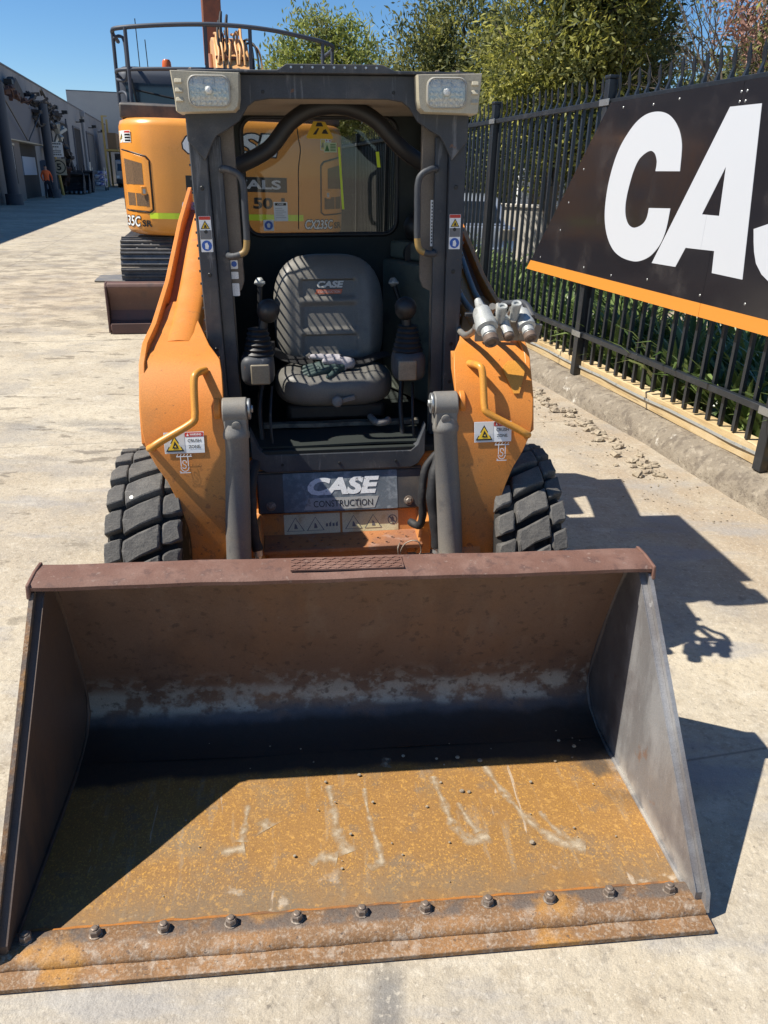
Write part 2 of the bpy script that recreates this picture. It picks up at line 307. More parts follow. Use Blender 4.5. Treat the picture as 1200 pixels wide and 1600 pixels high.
M['rubber'] = mat('dusty tyre rubber', (.10, .096, .09), .9, layers=[dict(c=(.165, .155, .138), s=9, d=9, lo=.42, hi=.68, a=.75), dict(c=(.055, .053, .052), s=9, d=7, st=(1, 9, 2, 28), lo=.52, hi=.66, a=.7), dict(c=(.25, .235, .21), s=9, d=7, st=(1, 9, 2, 28), lo=.56, hi=.70, a=.55), dict(c=(.25, .21, .16), s=16, d=7, lo=.60, hi=.72, a=.6)], bump=[(35, .5, .008), (120, .4, .003)], spec=.2, grain=.25, rnd=.12)
M['casing'] = mat('black tyre casing', (.03, .028, .026), .9, layers=[dict(c=(.20, .17, .13), s=14, d=8, lo=.52, hi=.66, a=.75)], bump=(40, .3, .004), spec=.2)
M['rim'] = mat('dusty rim paint', (.40, .33, .22), .6, layers=[dict(c=(.16, .11, .07), s=7, d=7, lo=.5, hi=.7, a=.8)])
M['steel'] = mat('galvanised steel', (.42, .43, .42), .42, .8, layers=[dict(c=(.26, .26, .25), s=14, d=6, lo=.5, hi=.7, a=.6)], bump=(80, .08, .002))
M['brightsteel'] = mat('bare fitting steel', (.55, .55, .52), .35, .7, layers=[dict(c=(.33, .28, .22), s=40, d=6, lo=.55, hi=.7, a=.7)], bump=(80, .08, .002))
M['cast'] = mat('pale cast fitting', (.40, .41, .39), .5, .25, layers=[dict(c=(.22, .21, .19), s=30, d=6, lo=.5, hi=.7, a=.7)], bump=(120, .1, .002))
M['rustcap'] = mat('brown stained cap', (.13, .09, .065), .7, layers=[dict(c=(.05, .04, .035), s=40, d=5, lo=.5, hi=.7, a=.7)])
M['white'] = mat('white print', (.78, .79, .78), .45)
M['white_worn'] = mat('worn white print', (.74, .75, .74), .5, layers=[dict(c=(.13, .13, .13), s=40, d=7, lo=.60, hi=.68, a=.8)])
M['ink'] = mat('black print', (.012, .012, .012), .45)
M['ink_grey'] = mat('grey print', (.16, .16, .16), .6)
M['red'] = mat('red print', (.50, .035, .02), .45)
M['blue'] = mat('blue print', (.02, .10, .42), .45)
M['yellow'] = mat('yellow print', (.72, .47, .02), .45)
M['yellow_faded'] = mat('sun faded pale yellow label', (.70, .66, .44), .6, layers=[dict(c=(.42, .28, .12), s=10, d=7, lo=.5, hi=.68, a=.8), dict(c=(.70, .60, .20), s=3, d=3, lo=.5, hi=.7, a=.5)])
M['orange_print'] = mat('orange print', (.62, .14, .03), .5)
M['tape'] = mat('yellow green reflective tape', (.62, .80, .03), .35)
M['cream'] = mat('cream plastic', (.44, .395, .29), .45, layers=[dict(c=(.36, .31, .22), s=6, d=7, lo=.5, hi=.7, a=.6), dict(c=(.24, .19, .13), s=22, d=7, lo=.64, hi=.74, a=.6)], bump=(60, .05, .002))
M['lens_ring'] = mat('grey lens surround', (.36, .34, .29), .5)
M['reflector'] = mat('silver lamp reflector', (.62, .61, .56), .38, .5, bump=[(90, .6, .008)])
M['lens'] = glass('clear lamp lens', (.93, .93, .90), .10, .12)
M['window'] = glass('dusty rear window glass', (.66, .68, .67), .01, .03)
M['car_glass'] = mat('dark car glass', (.015, .02, .025), .06, coat=.5)
M['cab_glass'] = mat('dark blue cab glass', (.02, .035, .055), .10, coat=.6)
M['seat'] = mat('grey vinyl seat', (.13, .125, .112), .5, layers=[dict(c=(.19, .175, .148), s=5, d=7, lo=.42, hi=.68, a=.7), dict(c=(.09, .088, .08), s=18, d=7, lo=.6, hi=.72, a=.5)], bump=[(220, .12, .002)])
M['seat_logo'] = mat('pale printed lettering', (.55, .54, .50), .6)
M['glove_grey'] = mat('grey knitted glove', (.36, .34, .36), .95, layers=[dict(c=(.25, .22, .21), s=40, d=5, lo=.5, hi=.7, a=.6)], bump=(160, .4, .003))
M['glove_green'] = mat('dark green rubber coating', (.03, .055, .05), .6, bump=(90, .3, .003))
# bucket steel: rust, scraped paint, residue, and shade painted into the left plate; coordinates are metres from the middle of the cutting edge
M['bucket_back'] = mat('rusty brown bucket steel', (.145, .092, .066), .55, .15, layers=[
    dict(c=(.165, .095, .06), s=3, d=7, st=(1, 1, .5), lo=.42, hi=.66, a=.8), dict(c=(.18, .13, .095), s=12, d=9, st=(1, 1, .3), lo=.55, hi=.7, a=.5), dict(c=(.09, .06, .05), s=5, d=9, st=(1, 1, .2), lo=.5, hi=.7, a=.6),
    dict(c=(.18, .155, .12), s=26, d=5, lo=.66, hi=.73, a=.5), dict(c=(.11, .10, .07), g=[(0, 0, 1, .60, .68)], s=6, d=5, lo=.3, hi=.6, a=.6),
    dict(c=(.36, .34, .29), s=9, d=12, st=(1, 1, 1.3), lo=.44, hi=.56, a=.85, g=[(0, 0, 1, .085, .10), (0, 0, 1, .205, .15)], w=(5, .05)),
    dict(c=(.30, .28, .24), s=26, d=10, lo=.5, hi=.60, a=.7, g=[(0, 0, 1, .11, .14), (0, 0, 1, .27, .17)], w=(4, .06)), dict(c=(.075, .05, .04), s=40, d=8, lo=.56, hi=.66, a=.7),
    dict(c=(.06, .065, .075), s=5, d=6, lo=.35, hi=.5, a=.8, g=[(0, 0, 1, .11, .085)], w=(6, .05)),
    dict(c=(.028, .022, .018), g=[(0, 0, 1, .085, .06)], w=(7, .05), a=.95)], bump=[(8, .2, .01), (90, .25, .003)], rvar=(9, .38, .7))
M['bucket_rail'] = mat('dusty red brown rail steel', (.15, .074, .052), .75, layers=[dict(c=(.215, .125, .095), s=9, d=10, lo=.42, hi=.66, a=.7), dict(c=(.095, .05, .04), s=30, d=10, lo=.52, hi=.66, a=.75), dict(c=(.30, .21, .165), s=60, d=6, lo=.60, hi=.70, a=.5), dict(c=(.62, .56, .47), s=6, d=8, lo=.66, hi=.72, a=.75)], bump=[(30, .3, .005), (140, .3, .002)])
M['bucket_floor'] = mat('golden rust floor steel', (.275, .14, .038), .78, layers=[
    dict(c=(.235, .12, .036), s=2.5, d=8, lo=.42, hi=.66, a=.8), dict(c=(.22, .155, .085), s=5, d=9, lo=.50, hi=.70, a=.65), dict(c=(.15, .11, .075), s=14, d=10, lo=.56, hi=.66, a=.5), dict(c=(.30, .23, .15), s=9, d=9, st=(3.5, .5, 1), lo=.56, hi=.68, a=.45),
    dict(c=(.155, .12, .08), s=4, d=8, lo=.3, hi=.62, a=.75, g=[(0, 1, 0, .30, .12)], w=(4, .15)),
    dict(c=(.50, .265, .05), s=190, d=3, st=(1, .7, 1), lo=.55, hi=.64, a=.75, g=[(0, 1, 0, .10, .22)]), dict(c=(.47, .26, .07), s=60, d=8, lo=.56, hi=.66, a=.5), dict(c=(.15, .075, .03), s=150, d=4, lo=.58, hi=.68, a=.6),
    dict(c=(.48, .40, .30), s=13, d=9, lo=.60, hi=.70, a=.75, g=[(0, 1, 0, .26, .13)]), dict(c=(.44, .36, .27), s=4.5, d=6, st=(6, .75, 1), lo=.655, hi=.71, a=.75, dist=.7),
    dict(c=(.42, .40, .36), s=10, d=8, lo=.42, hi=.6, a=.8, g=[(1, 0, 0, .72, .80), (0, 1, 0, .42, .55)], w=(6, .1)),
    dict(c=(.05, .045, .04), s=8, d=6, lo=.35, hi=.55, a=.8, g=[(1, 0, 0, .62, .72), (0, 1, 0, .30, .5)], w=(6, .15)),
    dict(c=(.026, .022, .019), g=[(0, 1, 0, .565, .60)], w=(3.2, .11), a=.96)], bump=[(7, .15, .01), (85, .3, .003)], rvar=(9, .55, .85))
M['streak'] = mat('dried pale runoff', (.43, .345, .235), .9, layers=[dict(c=(.34, .23, .12), s=40, d=6, lo=.5, hi=.65, a=.8)])
def thin_film(m, sc, lo, hi):                                 # a film that is only a partial cover: holes where the noise is low
    n = m.node_tree.nodes; L = m.node_tree.links; tc = n.new('ShaderNodeTexCoord'); z = n.new('ShaderNodeTexNoise'); z.inputs['Scale'].default_value = sc; z.inputs['Detail'].default_value = 8
    L.new(tc.outputs['Object'], z.inputs['Vector']); r = n.new('ShaderNodeMapRange'); L.new(z.outputs['Fac'], r.inputs['Value']); r.inputs['From Min'].default_value = lo; r.inputs['From Max'].default_value = hi; r.clamp = True
    at_ = n.new('ShaderNodeAttribute'); at_.attribute_name = 'cover'; mu = n.new('ShaderNodeMath'); mu.operation = 'MULTIPLY'; L.new(r.outputs[0], mu.inputs[0]); L.new(at_.outputs['Fac'], mu.inputs[1])
    L.new(mu.outputs[0], n['Principled BSDF'].inputs['Alpha'])
thin_film(M['streak'], 60, .25, .60)
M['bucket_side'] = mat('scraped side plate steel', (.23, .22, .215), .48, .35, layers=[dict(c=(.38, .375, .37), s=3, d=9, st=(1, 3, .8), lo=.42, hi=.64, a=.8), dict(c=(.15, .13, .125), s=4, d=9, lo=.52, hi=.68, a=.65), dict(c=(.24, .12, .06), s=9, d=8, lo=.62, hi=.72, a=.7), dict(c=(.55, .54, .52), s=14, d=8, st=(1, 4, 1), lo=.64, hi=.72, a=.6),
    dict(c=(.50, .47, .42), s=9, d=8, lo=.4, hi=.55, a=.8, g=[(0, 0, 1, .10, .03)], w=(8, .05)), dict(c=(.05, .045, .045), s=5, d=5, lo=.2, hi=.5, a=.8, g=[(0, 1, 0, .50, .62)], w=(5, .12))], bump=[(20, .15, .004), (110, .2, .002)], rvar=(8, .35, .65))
M['bucket_side_shade'] = mat('rusty side plate steel with painted shade', (.105, .075, .060), .55, .2, layers=[dict(c=(.12, .075, .05), s=4, d=7, lo=.45, hi=.65, a=.7), dict(c=(.045, .045, .048), s=5, d=6, st=(1, 2, .6), lo=.5, hi=.7, a=.7)], bump=(60, .2, .003))  # left plate: shade on its inner face put into the darker colour
M['edge'] = mat('brown cutting edge steel', (.20, .108, .048), .72, .05, layers=[dict(c=(.30, .155, .062), s=8, d=12, lo=.42, hi=.62, a=.8), dict(c=(.34, .26, .185), s=120, d=6, lo=.50, hi=.62, a=.6), dict(c=(.10, .085, .075), s=16, d=12, lo=.36, hi=.56, a=.85, g=[(0, 1, 0, .046, .062), (0, 0, 1, .036, .040)], w=(9, .012)),
    dict(c=(.42, .36, .29), s=30, d=15, lo=.48, hi=.66, a=.4, g=[(0, 1, 0, .070, .045)], w=(7, .02)), dict(c=(.42, .20, .035), s=3.5, d=8, lo=.56, hi=.66, a=.75), dict(c=(.06, .045, .038), s=90, d=6, lo=.60, hi=.68, a=.7)], bump=[(30, .3, .004), (160, .5, .003)], grain=.25)
M['bolt'] = mat('weathered bolt steel', (.20, .155, .12), .55, .4, layers=[dict(c=(.34, .30, .25), s=60, d=6, lo=.5, hi=.65, a=.8)], bump=(90, .3, .002))
M['step'] = mat('rusted step plate', (.36, .145, .05), .7, layers=[dict(c=(.20, .095, .06), s=5, d=8, lo=.40, hi=.62, a=.85), dict(c=(.33, .21, .16), s=14, d=8, lo=.56, hi=.70, a=.7), dict(c=(.10, .05, .035), s=30, d=6, lo=.6, hi=.68, a=.7)], bump=(60, .3, .003))
M['decal'] = mat('worn black decal', (.13, .15, .165), .38, layers=[dict(c=(.30, .325, .34), s=34, d=9, lo=.46, hi=.66, a=.7), dict(c=(.07, .08, .09), s=4, d=5, lo=.45, hi=.65, a=.6)])
M['panel_dark'] = mat('dark front panel paint', (.045, .045, .046), .55, layers=[dict(c=(.16, .125, .09), s=4, d=7, lo=.42, hi=.68, a=.6, g=[(0, 0, 1, .52, .62)]), dict(c=(.085, .078, .07), s=9, d=7, lo=.5, hi=.7, a=.6)], bump=(60, .1, .003))
M['fence'] = mat('black fence steel', (.016, .019, .023), .38, layers=[dict(c=(.045, .048, .052), s=8, d=6, lo=.5, hi=.72, a=.5)], spec=.55)
M['timber'] = mat('yellow pine sleeper', (.52, .385, .20), .85, layers=[dict(c=(.40, .275, .13), s=5, d=8, st=(7, .5, 7), lo=.45, hi=.62, a=.8), dict(c=(.62, .50, .31), s=3, d=6, lo=.45, hi=.65, a=.6), dict(c=(.20, .14, .08), s=9, d=8, st=(6, .6, 9), lo=.62, hi=.68, a=.7)], bump=[(14, .3, .006)], rnd=.06)
M['sign_black'] = mat('gloss black sign sheet', (.016, .015, .018), .2, coat=.1, layers=[dict(c=(.05, .045, .045), s=3, d=7, lo=.52, hi=.75, a=.6)], rvar=(3, .10, .26))
M['sign_white'] = mat('white sign vinyl', (.52, .54, .57), .35)
M['sign_orange'] = mat('orange sign vinyl', (.66, .25, .035), .4)
M['wall_grey'] = mat('grey precast wall', (.22, .225, .24), .85, layers=[dict(c=(.17, .175, .19), s=.8, d=6, st=(1, 1, .15), lo=.45, hi=.7, a=.6), dict(c=(.26, .265, .27), s=.3, d=4, lo=.4, hi=.6, a=.6)])
M['wall_far'] = mat('pale grey far wall', (.37, .36, .34), .85, layers=[dict(c=(.31, .30, .29), s=.3, d=4, lo=.4, hi=.7, a=.6)])
M['office'] = mat('blue grey office cladding', (.12, .125, .145), .8)
M['office_low'] = mat('brown grey office wall', (.15, .13, .118), .85)
M['navy'] = mat('blue black column paint', (.045, .055, .075), .6)
M['dark'] = mat('dark opening', (.012, .012, .014), .8)
M['sheet_grey'] = mat('grey roller door', (.12, .125, .135), .6)  # plain grey sheet tone for doors and garage roof
M['junk'] = mat('dark stacked scrap', (.035, .035, .038), .8, layers=[dict(c=(.12, .10, .09), s=2, d=7, lo=.5, hi=.7, a=.8)])
M['junk_red'] = mat('rust red scrap', (.085, .042, .032), .8, layers=[dict(c=(.07, .05, .045), s=3, d=7, lo=.5, hi=.7, a=.8)])
M['track'] = mat('worn track shoe steel', (.15, .145, .14), .5, .4, layers=[dict(c=(.22, .21, .20), s=12, d=6, lo=.5, hi=.7, a=.7), dict(c=(.04, .037, .035), s=5, d=6, lo=.5, hi=.7, a=.6)], bump=(60, .2, .003))
M['blade'] = mat('red brown blade steel', (.115, .062, .052), .6, .1, layers=[dict(c=(.16, .085, .062), s=3, d=7, lo=.45, hi=.65, a=.7), dict(c=(.075, .052, .048), s=6, d=7, lo=.5, hi=.7, a=.7), dict(c=(.24, .15, .09), s=8, d=8, lo=.66, hi=.74, a=.7)], bump=(40, .2, .004))
M['exc'] = mat('excavator orange paint', (.80, .315, .045), .30, layers=[dict(c=(.70, .275, .045), s=1.2, d=6, lo=.45, hi=.7, a=.6), dict(c=(.50, .22, .07), s=5, d=8, lo=.6, hi=.75, a=.4)], coat=.3, rvar=(3, .25, .45))
M['exc_boom'] = mat('faded boom orange paint', (.66, .36, .14), .45, layers=[dict(c=(.45, .19, .05), s=3, d=7, lo=.5, hi=.7, a=.6)])
M['boom_rust'] = mat('rust brown stick paint', (.24, .085, .04), .6, layers=[dict(c=(.13, .055, .035), s=4, d=7, lo=.5, hi=.7, a=.7)])
M['grille'] = mat('brown perforated grille', (.17, .10, .05), .6, layers=[dict(c=(.025, .018, .012), k='voro', s=120, lo=.42, hi=.30, a=.9)])
M['beacon'] = mat('orange beacon plastic', (.62, .13, .03), .25)
M['car'] = mat('silver blue car paint', (.42, .47, .56), .25, .35, coat=.7)
M['pale_wall'] = mat('cream rendered wall', (.62, .58, .50), .85, layers=[dict(c=(.50, .46, .39), s=1.5, d=6, lo=.5, hi=.7, a=.6)])
M['clad'] = mat('blue grey garage cladding', (.27, .28, .30), .7)
M['bark'] = mat('grey brown bark', (.10, .078, .058), .9, layers=[dict(c=(.18, .15, .12), s=5, d=7, st=(3, 3, .6), lo=.5, hi=.7, a=.8)], bump=(14, .6, .02))
M['leaf_olive'] = leafy('olive green leaves', (.085, .100, .030), (.34, .33, .105), .42)
M['leaf_yellow'] = leafy('yellow green leaves', (.18, .20, .035), (.58, .54, .12), .42)
M['leaf_dark'] = leafy('deep green leaves', (.036, .054, .022), (.145, .17, .06), .34)
M['leaf_far'] = leafy('fresh green leaves', (.13, .18, .035), (.40, .42, .10), .40)
M['leaf_pink'] = leafy('pinkish brown leaves', (.30, .15, .11), (.52, .30, .23))
M['leaf_strap'] = leafy('glossy strap leaves', (.07, .12, .03), (.28, .36, .12), .28, .30)
M['hivis'] = mat('orange high visibility cloth', (.75, .13, .03), .8)
M['trousers'] = mat('navy work trousers', (.015, .018, .03), .9)
M['skin'] = mat('skin', (.42, .24, .17), .6)
M['boot'] = mat('brown work boots', (.10, .07, .045), .8)
M['bag_blue'] = mat('blue and white bagged goods', (.55, .56, .60), .6, layers=[dict(c=(.04, .06, .30), s=3, d=3, lo=.5, hi=.55, a=.9)])
M['yellow_post'] = mat('yellow steel post paint', (.48, .33, .10), .5)

# ================================================================== SETTING
def structure(name, mb, mats, **k): o = solo(name, mb, mats, kind='structure', **k); return o
# one ground sheet to the horizon
g = MB(); e = [-900, -60, -12, 12, 60, 900]
g.sheet([[(x, y, 0) for x in e] for y in [-900, -60, -12, 30, 120, 900]])
structure('ground', g, M['concrete'], smooth=0)
# kerb, running along the fence; uneven rounded nose
k = MB(); prof = [(2.93, -.02), (2.945, .05), (2.965, .10), (3.00, .135), (3.05, .152), (3.12, .156), (3.34, .15), (3.34, -.05)]
rows = []
for i in range(121):
    s = -1 + i * .25; w = .012 * math.sin(s * 1.7) + .009 * math.sin(s * 4.3 + 1)
    rows.append([(x + (w if j < 5 else 0) + RNG.normal(0, .0035), s, z + (RNG.normal(0, .004) if 0 < j < 6 else 0)) for j, (x, z) in enumerate(prof)])
k.sheet(rows); structure('kerb', k, M['kerb'], frame='Y', smooth=60)
# garden soil beyond the fence, slightly humped, and the driveway behind it
k = MB(); rows = []
for i in range(60):
    s = -1 + i * .5
    rows.append([(x, s, (.14 if x < 4 else .10) + RNG.normal(0, .012)) for x in (3.30, 3.7, 4.1, 4.5, 5.0)])
k.sheet(rows); structure('garden_bed', k, M['soil'], frame='Y', smooth=60)

# ------------------------------------------------------------------ timber edging
t = thing('timber_edging', 'yellow pine sleepers edging the garden on top of the kerb under the black fence', 'edging', 'Y', (3.18, 6, .15))
POSTS = [1.17 + 2.378 * i for i in range(11)]
for i, s0 in enumerate(POSTS[:-1]):
    for j, (a, b) in enumerate([(0.035, 2.343)]):
        q = MB(); n = 10; rows = []
        dz = RNG.normal(0, .006); dx = RNG.normal(0, .006)
        for m_ in range(n + 1):
            s = s0 + a + (b - a) * m_ / n
            w = [RNG.normal(0, .003) for _ in range(4)]
            rows.append([(3.115 + dx + w[0], s, .156), (3.113 + dx + w[1], s, .278 + dz + w[2]), (3.225 + dx, s, .282 + dz + w[3]), (3.225 + dx, s, .156)])
        q.rings(rows); part('sleeper', q, M['timber'], t, bevel=.006, smooth=40)
q = MB()
q.slab([[(3.108, .9 + i * .33, z + .004 * math.sin(i * 1.9)) for z in (.222, .240)] for i in range(75)], (-.003, 0, 0))
part('metal_strap', q, M['cast'], t, smooth=0)

# ------------------------------------------------------------------ black steel fence
FENCE = thing('steel_fence', 'tall black steel picket fence with spear tops running along the kerb', 'fence', 'Y', (3.1, 6, .15))
for s in POSTS:
    q = MB(); q.box(3.062, 3.132, s - .035, s + .035, .157, 2.36); part('post', q, M['fence'], FENCE, bevel=.004)
    q = MB(); q.box(3.056, 3.138, s - .041, s + .041, 2.36, 2.385); part('post_cap', q, M['fence'], FENCE, bevel=.006)
    for z in (2.205, .50):
        q = MB(); q.box(3.054, 3.060, s - .075, s + .075, z - .022, z + .022); q.box(3.052, 3.054, s - .04, s - .03, z - .006, z + .006); part('rail_bracket', q, M['steel'], FENCE, bevel=.002)
for i in range(len(POSTS) - 1):
    for z in (2.205, .50):
        q = MB(); q.box(3.072, 3.112, POSTS[i] + .037, POSTS[i + 1] - .037, z - .02, z + .02); part('rail', q, M['fence'], FENCE, bevel=.003)
# one picket: square tube pressed to a bent spear point
q = MB(); sec = []
for z, w, d, off in ((.285, .0125, .0125, 0), (2.24, .0125, .0125, 0), (2.265, .010, .006, .004), (2.29, .011, .004, .010), (2.32, .017, .004, .006), (2.355, .016, .004, .002), (2.40, .002, .002, 0)):
    sec.append([(3.128 + off + x * d, y * w, z) for x, y in ((-1, -1), (1, -1), (1, 1), (-1, 1))])
q.rings(sec)
PK = mesh_of('picket', q, M['fence'], Vector((3.1, 6, .15)), False, 30)
for i in range(len(POSTS) - 1):
    if POSTS[i] > 25: break
    for j in range(18):
        s = POSTS[i] + 2.378 * (j + .5) / 18 + RNG.normal(0, .0025)
        inst('picket', PK, FENCE, Matrix.Translation((0, s, RNG.normal(0, .004))))

# ------------------------------------------------------------------ big sign board on the fence
SG = thing('sign_board', 'large black CASE sign board with white letters and orange stripe hung on the fence', 'sign', 'Y', (3.045, 4.3, .9))
SX = 3.040
def sg(off): return lambda s, z: (SX - off, s, z)
seams = [(5.795, 7.035), (4.275, 4.305), (2.75, 2.78), (1.2, 1.23)]
def lerp(a, b, t): return a + (b - a) * t
for i in range(3):
    (t0, b0), (t1, b1) = seams[i], seams[i + 1]
    g0 = .0 if i == 0 else -.0012; zb = .985
    f0 = (2.195 - zb) / (2.195 - .902)
    q = MB(); q.prism([(t0 + g0, 2.195), (t1 + .0012, 2.195), (lerp(t1, b1, f0) + .0012, zb), (lerp(t0, b0, f0) + g0, zb)], 0, SX, SX + .012)
    part('sign_panel', q, M['sign_black'], SG)
    q = MB(); q.prism([(lerp(t0, b0, f0) + g0, zb - .0005), (lerp(t1, b1, f0) + .0012, zb - .0005), (b1 + .0012, .902), (b0 + g0, .902)], 0, SX - .002, SX + .012)
    part('sign_stripe', q, M['sign_orange'], SG)
Cp = [(4.761, 1.734), (4.771, 1.816), (4.787, 1.887), (4.831, 1.958), (4.906, 2.024), (5.005, 2.072), (5.127, 2.094), (5.262, 2.087), (5.377, 2.049), (5.474, 1.985), (5.567, 1.894), (5.626, 1.79), (5.664, 1.666), (5.675, 1.547), (5.664, 1.445), (5.632, 1.36), (5.57, 1.277), (5.475, 1.206), (5.354, 1.165), (5.21, 1.15), (5.094, 1.156), (4.976, 1.192), (4.898, 1.243), (4.842, 1.306), (4.81, 1.392), (4.801, 1.513), (5.061, 1.506), (5.065, 1.455), (5.09, 1.415), (5.146, 1.385), (5.224, 1.37), (5.297, 1.387), (5.349, 1.434), (5.374, 1.499), (5.375, 1.572), (5.358, 1.653), (5.332, 1.732), (5.287, 1.802), (5.219, 1.842), (5.147, 1.86), (5.09, 1.844), (5.055, 1.806), (5.046, 1.776), (5.048, 1.735)]
def letter(poly):
    q = MB(); q.prism(poly, 0, SX - .0025, SX - .0008); part('letter', q, M['sign_white'], SG, smooth=0)
def rounded(poly, runs):                                      # smooth the curved runs of an outline, keep its corners
    out = []; i = 0
    while i < len(poly):
        for a, b in runs:
            if i == a: out += [(p.x, p.y) for p in smooth_path([(x, y, 0) for x, y in poly[a:b]], 4)]; i = b; break
        else: out.append(poly[i]); i += 1
    return out
letter(rounded(Cp, [(1, 26), (26, 44)]))
# A drawn as left leg, apex, right leg and crossbar in one ring with a slit into its counter
letter([(4.364, 2.07), (4.09, 2.068), (3.96, 1.167), (4.249, 1.171), (4.265, 1.296), (4.4, 1.293), (4.4, 1.4925), (4.28, 1.492), (4.301, 1.757), (4.45, 1.493), (4.401, 1.4926), (4.401, 1.293), (4.56, 1.29), (4.637, 1.166), (4.92, 1.162)])
# S: spine swept as a thick stroke, cut square at its terminals
sp = smooth_path([(0, 3.145, 1.80), (0, 3.17, 1.93), (0, 3.33, 1.995), (0, 3.55, 1.985), (0, 3.68, 1.88), (0, 3.63, 1.755), (0, 3.46, 1.665), (0, 3.27, 1.565), (0, 3.20, 1.43), (0, 3.29, 1.30), (0, 3.50, 1.255), (0, 3.74, 1.295), (0, 3.83, 1.475)], 5)
lft, rgt = [], []
for i, p in enumerate(sp):
    d = (sp[min(i + 1, len(sp) - 1)] - sp[max(i - 1, 0)]).normalized(); nrm = Vector((0, -d.z, d.y)); w = .125 if 5 < i < len(sp) - 5 else .13
    lft.append((p.y + nrm.y * w, p.z + nrm.z * w * .8)); rgt.append((p.y - nrm.y * w, p.z - nrm.z * w * .8))
q = MB()
for i in range(len(sp) - 1): q.add([(SX - .0025, *lft[i]), (SX - .0025, *lft[i + 1]), (SX - .0025, *rgt[i + 1]), (SX - .0025, *rgt[i])], [(0, 1, 2, 3)])
part('letter', q, M['sign_white'], SG, smooth=0)
letter([(2.90, 2.07), (2.02, 2.07), (1.99, 1.88), (2.60, 1.88), (2.63, 1.715), (2.12, 1.715), (2.16, 1.53), (2.67, 1.53), (2.72, 1.355), (2.08, 1.355), (2.05, 1.167), (3.06, 1.167)])
rv = MB()
for s, z in [(5.6, 2.15), (5.2, 2.14), (4.9, 2.15), (4.29, 2.14), (4.24, 2.14), (4.29, 2.09), (4.24, 2.09), (4.33, 1.03), (6.1, 1.75), (6.3, 1.5), (6.4, 1.28), (5.9, 1.03), (5.45, 1.02), (4.95, 1.05), (6.75, 1.03), (3.9, 1.04)]:
    rv.lathe([(0, .008), (.002, .006)], (SX, s, z), (-1, 0, 0), 8)
part('rivets', rv, M['steel'], SG)

# ------------------------------------------------------------------ strap leaved plants behind the fence
def strap_clump(n, h):
    q = MB()
    for i in range(n):
        a = random.uniform(0, 2 * PI); L = h * random.uniform(.65, 1.1); w = random.uniform(.017, .030); el = random.uniform(.75, 1.45); droop = random.uniform(.6, 1.9)
        x, y, z = random.gauss(0, .07), random.gauss(0, .07), 0.0; rows = []; ca, sa = math.cos(a), math.sin(a); tw = random.uniform(-.5, .5)
        for j in range(6):
            t = j / 5; ww = w * (1 - t ** 2.2) * (1 if j else .7) + .001
            px, py = -sa * math.cos(tw * t), ca * math.cos(tw * t); pz = math.sin(tw * t)
            rows.append([(x - px * ww, y - py * ww, z - pz * ww), (x, y, z - .25 * ww), (x + px * ww, y + py * ww, z + pz * ww)])
            e2 = el - droop * t * t; st = L / 5
            x += ca * math.cos(e2) * st; y += sa * math.cos(e2) * st; z += math.sin(e2) * st
        q.sheet(rows)
    return q
CL = []
for i in range(4):
    q = strap_clump(58, .52 + .05 * i); CL.append(mesh_of('strap_leaf_plant', q, M['leaf_strap'], Vector((0, 0, 0)), False, 60, recalc=False))
O, th = FR['Y']; ROT = Matrix.Rotation(th, 3, 'Z'); kk = 0
for row, (dx, cnt, sp_) in enumerate(((3.56, 62, .31), (3.90, 48, .40), (4.30, 40, .48))):
    for i in range(cnt):
        s = 1.6 + i * sp_ + random.uniform(-.1, .1)
        if s > 21: continue
        o = bpy.data.objects.new('strap_leaf_plant', CL[kk % 4]); kk += 1; COL.objects.link(o)
        o.location = ROT @ Vector((dx + random.uniform(-.08, .08), s, .13)); sc = random.uniform(.85, 1.2) * (1 + .1 * row); o.scale = (sc, sc, sc * random.uniform(.95, 1.15)); o.rotation_euler = (0, 0, random.uniform(0, 6.28))
        o['label'] = 'glossy green strap-leaved plant growing behind the black fence'; o['category'] = 'plant'; o['group'] = 'strap leaved plants behind the fence'

